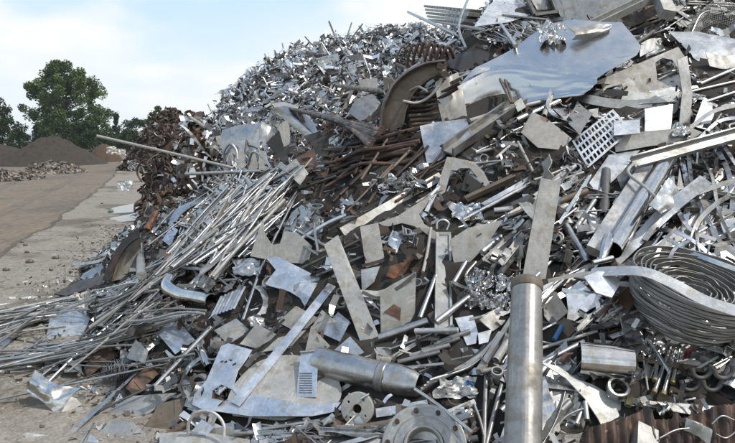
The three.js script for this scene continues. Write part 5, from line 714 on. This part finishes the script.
const angleS = [L_(0.03, 0.03, 0.004), U_(0.045, 0.025, 0.003), L_(0.05, 0.025, 0.004), B_(0.03, 0.03)].map(s => { const g = new THREE.ExtrudeGeometry(new THREE.Shape(s.map(p => new THREE.Vector2(...p))), { depth: 0.7, bevelEnabled: true, bevelThickness: 0.001, bevelSize: 0.001, bevelSegments: 1 }); g.rotateY(Math.PI / 2); g.translate(-0.35, 0, 0); return g; });
for (let i = 0; i < 8; i++) { const rows = [[], [], []], w = rr(0.1, 0.2), n = 16, at1 = 3 + Math.floor(rnd() * 5), at2 = 10 + Math.floor(rnd() * 4), a1 = rr(-1.3, 1.3), a2 = rr(-1.3, 1.3); let p = V(-0.15, 0, 0), h = 0; for (let k = 0; k <= n; k++) { [-0.5, 0, 0.5].forEach((s, j) => rows[j].push(p.clone().add(V(s * 0.03 * (i % 3), 0.01 * Math.sin(k + j), s * w * (1 - 0.4 * (i % 2) * k / n))))); if (k === at1) h += a1; if (k === at2) h += a2; p = p.clone().add(V(Math.cos(h), Math.sin(h), 0).multiplyScalar(0.3 / n)); } sheetS.push(shell(rows, 0.004)); }
const wireS = Array.from({ length: 7 }, () => { const pts = []; let p = V(-0.3, 0, 0), a = rr(-1, 1), b = rr(-0.5, 0.5); for (let k = 0; k < 7; k++) { pts.push(p.clone()); a += rr(-0.7, 0.7); b += rr(-0.5, 0.5); p = p.clone().add(V(Math.cos(a), Math.sin(b) * 0.6, Math.sin(a)).multiplyScalar(0.1)); } return tubeGeo(pts, 0.004, { rad: 5, seg: 26 }); });
const ringS = [0.04, 0.06].map(r => toCreasedNormals(new THREE.LatheGeometry([[r * 0.78, -0.02], [r, -0.02], [r, 0.02], [r * 0.78, 0.02], [r * 0.78, -0.02]].map(p => new THREE.Vector2(...p)), 24), 0.5));
const clipS = Array.from({ length: 6 }, () => { const rows = [[], [], []], a = [rr(0.4, 2), rr(0.4, 2)], w = rr(0.03, 0.09); let p = V(-0.08, 0, 0), h = rr(-0.6, 0.2); for (let k = 0; k <= 12; k++) { [-0.5, 0, 0.5].forEach((s, j) => rows[j].push(p.clone().add(V(0, s * 0.01 * (j - 1), s * w)))); if (k === 4) h += a[0]; if (k === 9) h -= a[1]; p = p.clone().add(V(Math.cos(h), Math.sin(h), 0).multiplyScalar(0.018)); } return shell(rows, 0.003); });
const KIND = {
  rod: ['steel_rod', 'steel rod', 'rod', rodS], fan: ['thin_rod', 'thin rod', 'thin rod', rodS], crest: ['round_bar', 'round bar', 'round bar', rodS], rusty: ['rusty_rod', 'rod', 'rod', rodS], tube: ['steel_tube', 'open tube', 'tube', thickS], strip: ['flat_strip', 'flat strip', 'strip', stripS], sheet: ['sheet_offcut', 'sheet offcut', 'offcut', sheetS], angle: ['steel_profile', 'folded profile', 'profile', angleS], wire: ['bent_wire', 'bent wire', 'wire', wireS], ring: ['steel_ring', 'steel ring', 'ring', ringS], clip: ['bent_clip', 'bent clip', 'clip', clipS],
};
{ const s = zHero.slice(); for (let j = 1; j < ZH_ - 1; j++) for (let i = 1; i < ZW - 1; i++) { const k = j * ZW + i; zHero[k] = Math.min(s[k], s[k - 1], s[k + 1], s[k - ZW], s[k + ZW]); } }
const KEEP = /U bend|blue square offcut|bent bright sheet|cut out plate|diagonal|flat strip slanting from|broken rusty drum|upright post|long thin bright rod|notched|slat panel|cylinder|flange|wire hoop|curved plate|long pale pole|grey rod/, zKeep = new Float32Array(ZW * ZH_).fill(1e6);
for (const o of allTop) if (KEEP.test(o.userData.label)) o.traverse(c => { if (c.isMesh) raster(c.geometry, c.matrixWorld, [zKeep]); });
const kept = (x, y, z) => { const i = zi(x, y); return i >= 0 && z < zKeep[i] && zKeep[i] < 1e5; };
const zHeroAt = (x, y) => { const i = zi(x, y); return i < 0 ? 1e6 : zHero[i]; };
const mm = new THREE.Matrix4(), qq = new THREE.Quaternion();
function drop(kind, px, py, ang, len, weights, o = {}) {   // lay one loose piece on the heap at a pixel, pointing along an angle of the picture
  const t = hit(px, py, o.far || 14); if (!t) return false; const p = at(px, py, t); if (p.y < (o.minY ?? 0.02) && !o.ground) return false;
  const lp = len * FPX / t * 0.5, q1 = [px + Math.cos(ang) * lp, py + Math.sin(ang) * lp], q2 = [px - Math.cos(ang) * lp, py - Math.sin(ang) * lp]; const t1 = hit(...q1, 16), t2 = hit(...q2, 16); if (!t1 || !t2) return false;
  const a = at(...q1, clamp(t1, t - len * 0.8, t + len * 0.8)), b = at(...q2, clamp(t2, t - len * 0.8, t + len * 0.8)), X = a.clone().sub(b).normalize();
  const N = surfNormal(p.x, -p.z); N.add(V(gauss(), gauss(), gauss()).multiplyScalar(o.tilt ?? 0.5)).normalize(); const Z = X.clone().cross(N).normalize(), Y = Z.clone().cross(X), up = surfNormal(p.x, -p.z);
  const c = p.clone().addScaledVector(up, o.up ?? rr(0.0, 0.09)); c.y = Math.max(c.y, 0.012); let vis = 0, bad = 0, n = 25;
  for (let k = 0; k < n; k++) { const s = c.clone().addScaledVector(X, (k / (n - 1) - 0.5) * len), [sx, sy, sz] = proj(s); if (kept(sx, sy, sz)) return false; if (sx < -40 || sx > W + 40 || sy > HH + 40) continue; if (sz < zHeroAt(sx, sy)) { vis++; if (zHeroAt(sx, sy) < 1e5) bad++; } }
  if (!vis || bad > (o.bad ?? 0)) return false;
  const [nm, noun, cat, shapes] = KIND[o.as || kind], [m, tone] = weighted(weights), g = pick(shapes), at_ = markOf(px, py);
  const base = kind === 'rod' || kind === 'strip' ? 1 : kind === 'tube' ? 0.6 : kind === 'angle' ? 0.7 : kind === 'wire' ? 0.5 : kind === 'sheet' ? 0.3 : kind === 'clip' ? 0.16 : 0.1, sx = len / base, sy = kind === 'rod' ? rr(0.65, 1.4) * (o.fat || 1) : kind === 'strip' || kind === 'tube' || kind === 'angle' ? rr(0.7, 1.15) : sx;
  const me = mesh(numbered(nm), g, m); qq.setFromRotationMatrix(mm.makeBasis(X, Y, Z)); me.position.copy(c); me.quaternion.copy(qq); me.scale.set(sx, sy, kind === 'strip' ? rr(0.6, 1.3) : sy); me.updateMatrixWorld();
  { const ps = g.attributes.position, st = Math.max(1, Math.floor(ps.count / 60)), v = V(0, 0, 0); let over = 0; for (let i = 0; i < ps.count; i += st) { v.fromBufferAttribute(ps, i).applyMatrix4(me.matrixWorld); if (v.y < -0.02 && o.ground) { over = 99; break; } const [sx_, sy_, sz_] = proj(v), zh = zHeroAt(sx_, sy_); if (kept(sx_, sy_, sz_)) { over = 99; break; } if (sz_ < zh && zh < 1e5) over++; } if (over > (o.over ?? 1)) { used[nm]--; return false; } }
  const size = kind === 'sheet' ? (len > 0.3 ? 'broad ' : 'small ') : len > 0.75 ? 'long ' : len < 0.3 ? 'short ' : '';
  tag(me, `${size}${tone} ${noun} ${at_}`, cat, `${tone} ${cat} pieces ${at_}`); scene.add(me); return true;
}
const FAN = [[-6, 372], [0, 318], [60, 300], [104, 286], [140, 236], [176, 200], [232, 178], [300, 196], [296, 250], [250, 296], [212, 350], [186, 396], [120, 420], [60, 384]];
function many(n, f) { let k = 0; for (let i = 0; i < n * 9 && k < n; i++) if (f()) k++; return k; }
const inFrame = () => [rr(-16, W + 16), rr(0, HH + 14)];
const middle = (x, y) => ((x - 375) / 80) ** 2 + ((y - 150) / 62) ** 2 < 1;
// the fan of rods at the left foot
many(290, () => { const x = rr(-6, 300), y = rnd() < 0.5 ? rr(176, 420) : rr(290, 410); if (!inPoly(x, y, FAN)) return false; const steep = smooth(60, 260, x) * smooth(390, 250, y); return drop('rod', x, y, -(0.3 + 0.6 * steep + gauss() * 0.27), rr(0.4, 1.15) * (y > 290 && x < 170 ? 1.25 : 1), RODS, { as: 'fan', over: 9, bad: 5, ground: true, up: rr(0.01, 0.15), tilt: 0.3, fat: rnd() < 0.3 ? 1.5 : 0.9 }); });
many(60, () => { const x = rr(200, 300), y = rr(180, 275); return drop('rod', x, y, rr(0.35, 0.8) , rr(0.5, 1.0), RODS, { as: 'crest', tilt: 0.3 }); });
many(60, () => { const x = rr(20, 280), y = rr(190, 420); return inPoly(x, y, FAN) && drop('strip', x, y, -(0.3 + gauss() * 0.5), rr(0.3, 0.8), RODS, { ground: true }); });
many(45, () => { const x = rr(20, 280), y = rr(190, 420); return inPoly(x, y, FAN) && drop('sheet', x, y, rr(0, 3), rr(0.16, 0.42), GREY, { ground: true, tilt: 0.4, over: 4 }); });
many(45, () => { const x = rr(20, 280), y = rr(190, 420); return inPoly(x, y, FAN) && drop('tube', x, y, -(0.5 + gauss() * 0.4), rr(0.25, 0.7), GREY, { ground: true }); });
many(75, () => { const x = rr(-4, 270), y = rr(190, 415); return inPoly(x, y, FAN) && drop('rod', x, y, -(0.34 + 0.55 * smooth(60, 260, x) * smooth(390, 250, y) + gauss() * 0.3), rr(0.6, 1.3), RODS, { as: 'crest', over: 9, bad: 5, ground: true, up: rr(0.04, 0.16), tilt: 0.3, fat: 1.5 }); });
// the rest of the heap
const any = (kind, n, lo, hi, w, o = {}) => many(n, () => { const [x, y] = inFrame(); if (x < 300 && inPoly(x, y, FAN) && rnd() < 0.7) return false; return drop(kind, x, y, o.flat ? -(0.45 + gauss() * 0.55) : rr(0, 3.1416), rr(lo, hi) * (y < 150 ? 1.15 : 1), middle(x, y) ? RUSTY : w, o); });
any('sheet', 70, 0.45, 0.8, GREY, { tilt: 0.35 });
any('sheet', 200, 0.22, 0.5, GREY, { tilt: 0.45 });
any('strip', 225, 0.35, 1.1, GREY, { flat: true, tilt: 0.7 });
any('rod', 120, 0.25, 0.9, RODS, { flat: true, fat: 1.1 });
any('tube', 210, 0.25, 0.75, GREY, { flat: true, up: 0.05 });
any('angle', 160, 0.35, 1.0, GREY, { flat: true });
any('clip', 110, 0.1, 0.3, GREY, { tilt: 1 });
any('wire', 170, 0.25, 0.6, GREY, { tilt: 0.6, up: 0.08 });
any('ring', 40, 0.08, 0.13, GREY, { tilt: 0.8 });
many(70, () => { const x = rr(296, 450), y = rr(100, 212); return middle(x, y) && drop('rod', x, y, -(0.35 + gauss() * 0.5), rr(0.4, 1), RUSTY, { as: 'rusty', fat: 1.3 }); });
many(60, () => { const x = rr(415, 560), y = rr(0, 60); return drop('rod', x, y, rr(0.2, 1.1), rr(0.4, 1), RODS, { as: 'crest' }); });
// fragments too small to tell apart, everywhere on the near heap
const nearSpot = () => { let x, d; do { x = rr(-4.6, 5.4); d = 2.6 + 8.4 * Math.pow(rnd(), 1.3); } while (toeDist(x, d) < 0.02); const y = surf(x, d), p = V(x, y, -d), N = surfNormal(x, d); p.addScaledVector(N, rr(-0.04, 0.07)); const [sx, sy, sz] = proj(p); const e = 0.022 * FPX / sz; for (const [ex, ey] of [[0, 0], [e, 0], [-e, 0], [0, e], [0, -e]]) if (sz - 0.03 < zHeroAt(sx + ex, sy + ey) && zHeroAt(sx + ex, sy + ey) < 1e5) return null; return [p, N]; };
stuff('metal_fragments', 'small grey metal fragments filling the gaps of the near heap', bitsGeo(26000, nearSpot, () => { const l = 0.035 + 0.2 * rnd() * rnd(); return [l, l * rr(0.05, 0.3)]; }, () => { const k = rnd(); return k < 0.34 ? G(rr(0.08, 0.2)) : k < 0.82 ? G(rr(0.25, 0.5)) : G(rr(0.55, 0.8)); }), bitMetal);
stuff('rusty_fragments', 'small brown and dusty fragments lying deep in the near heap', bitsGeo(9000, nearSpot, () => { const l = rr(0.04, 0.18); return [l, l * rr(0.06, 0.35)]; }, () => { const k = rr(0.4, 1.4); return rnd() < 0.45 ? [0.13 * k, 0.115 * k, 0.1 * k] : [0.10 * k, 0.068 * k, 0.052 * k]; }), bitDull);

{ const spot = () => { const d = rr(3.2, 13), x = table(TOE.map(p => [p[1], p[0]]).reverse(), d) + 0.1 - Math.abs(gauss()) * 0.55; return toeDist(x, d) > 0.25 ? null : [V(x, 0.014, -d), V(0, 1, 0)]; };
  stuff('ground_litter', 'small chips and filings littering the concrete along the foot of the heap', bitsGeo(1500, spot, () => { const l = 0.012 + 0.07 * rnd() * rnd(); return [l, l * rr(0.1, 0.6)]; }, () => { const k = rr(0.3, 1.3); return rnd() < 0.6 ? [0.2 * k, 0.17 * k, 0.14 * k] : G(0.4 * k); }), bitDull, 'litter'); }

// ---------------------------------------------------------------- render
const renderer = new THREE.WebGLRenderer({ antialias: true });
renderer.setSize(1024, 617); renderer.shadowMap.enabled = true; renderer.toneMapping = THREE.LinearToneMapping; renderer.toneMappingExposure = EXPOSURE; renderer.outputColorSpace = THREE.SRGBColorSpace;
renderer.render(scene, camera);
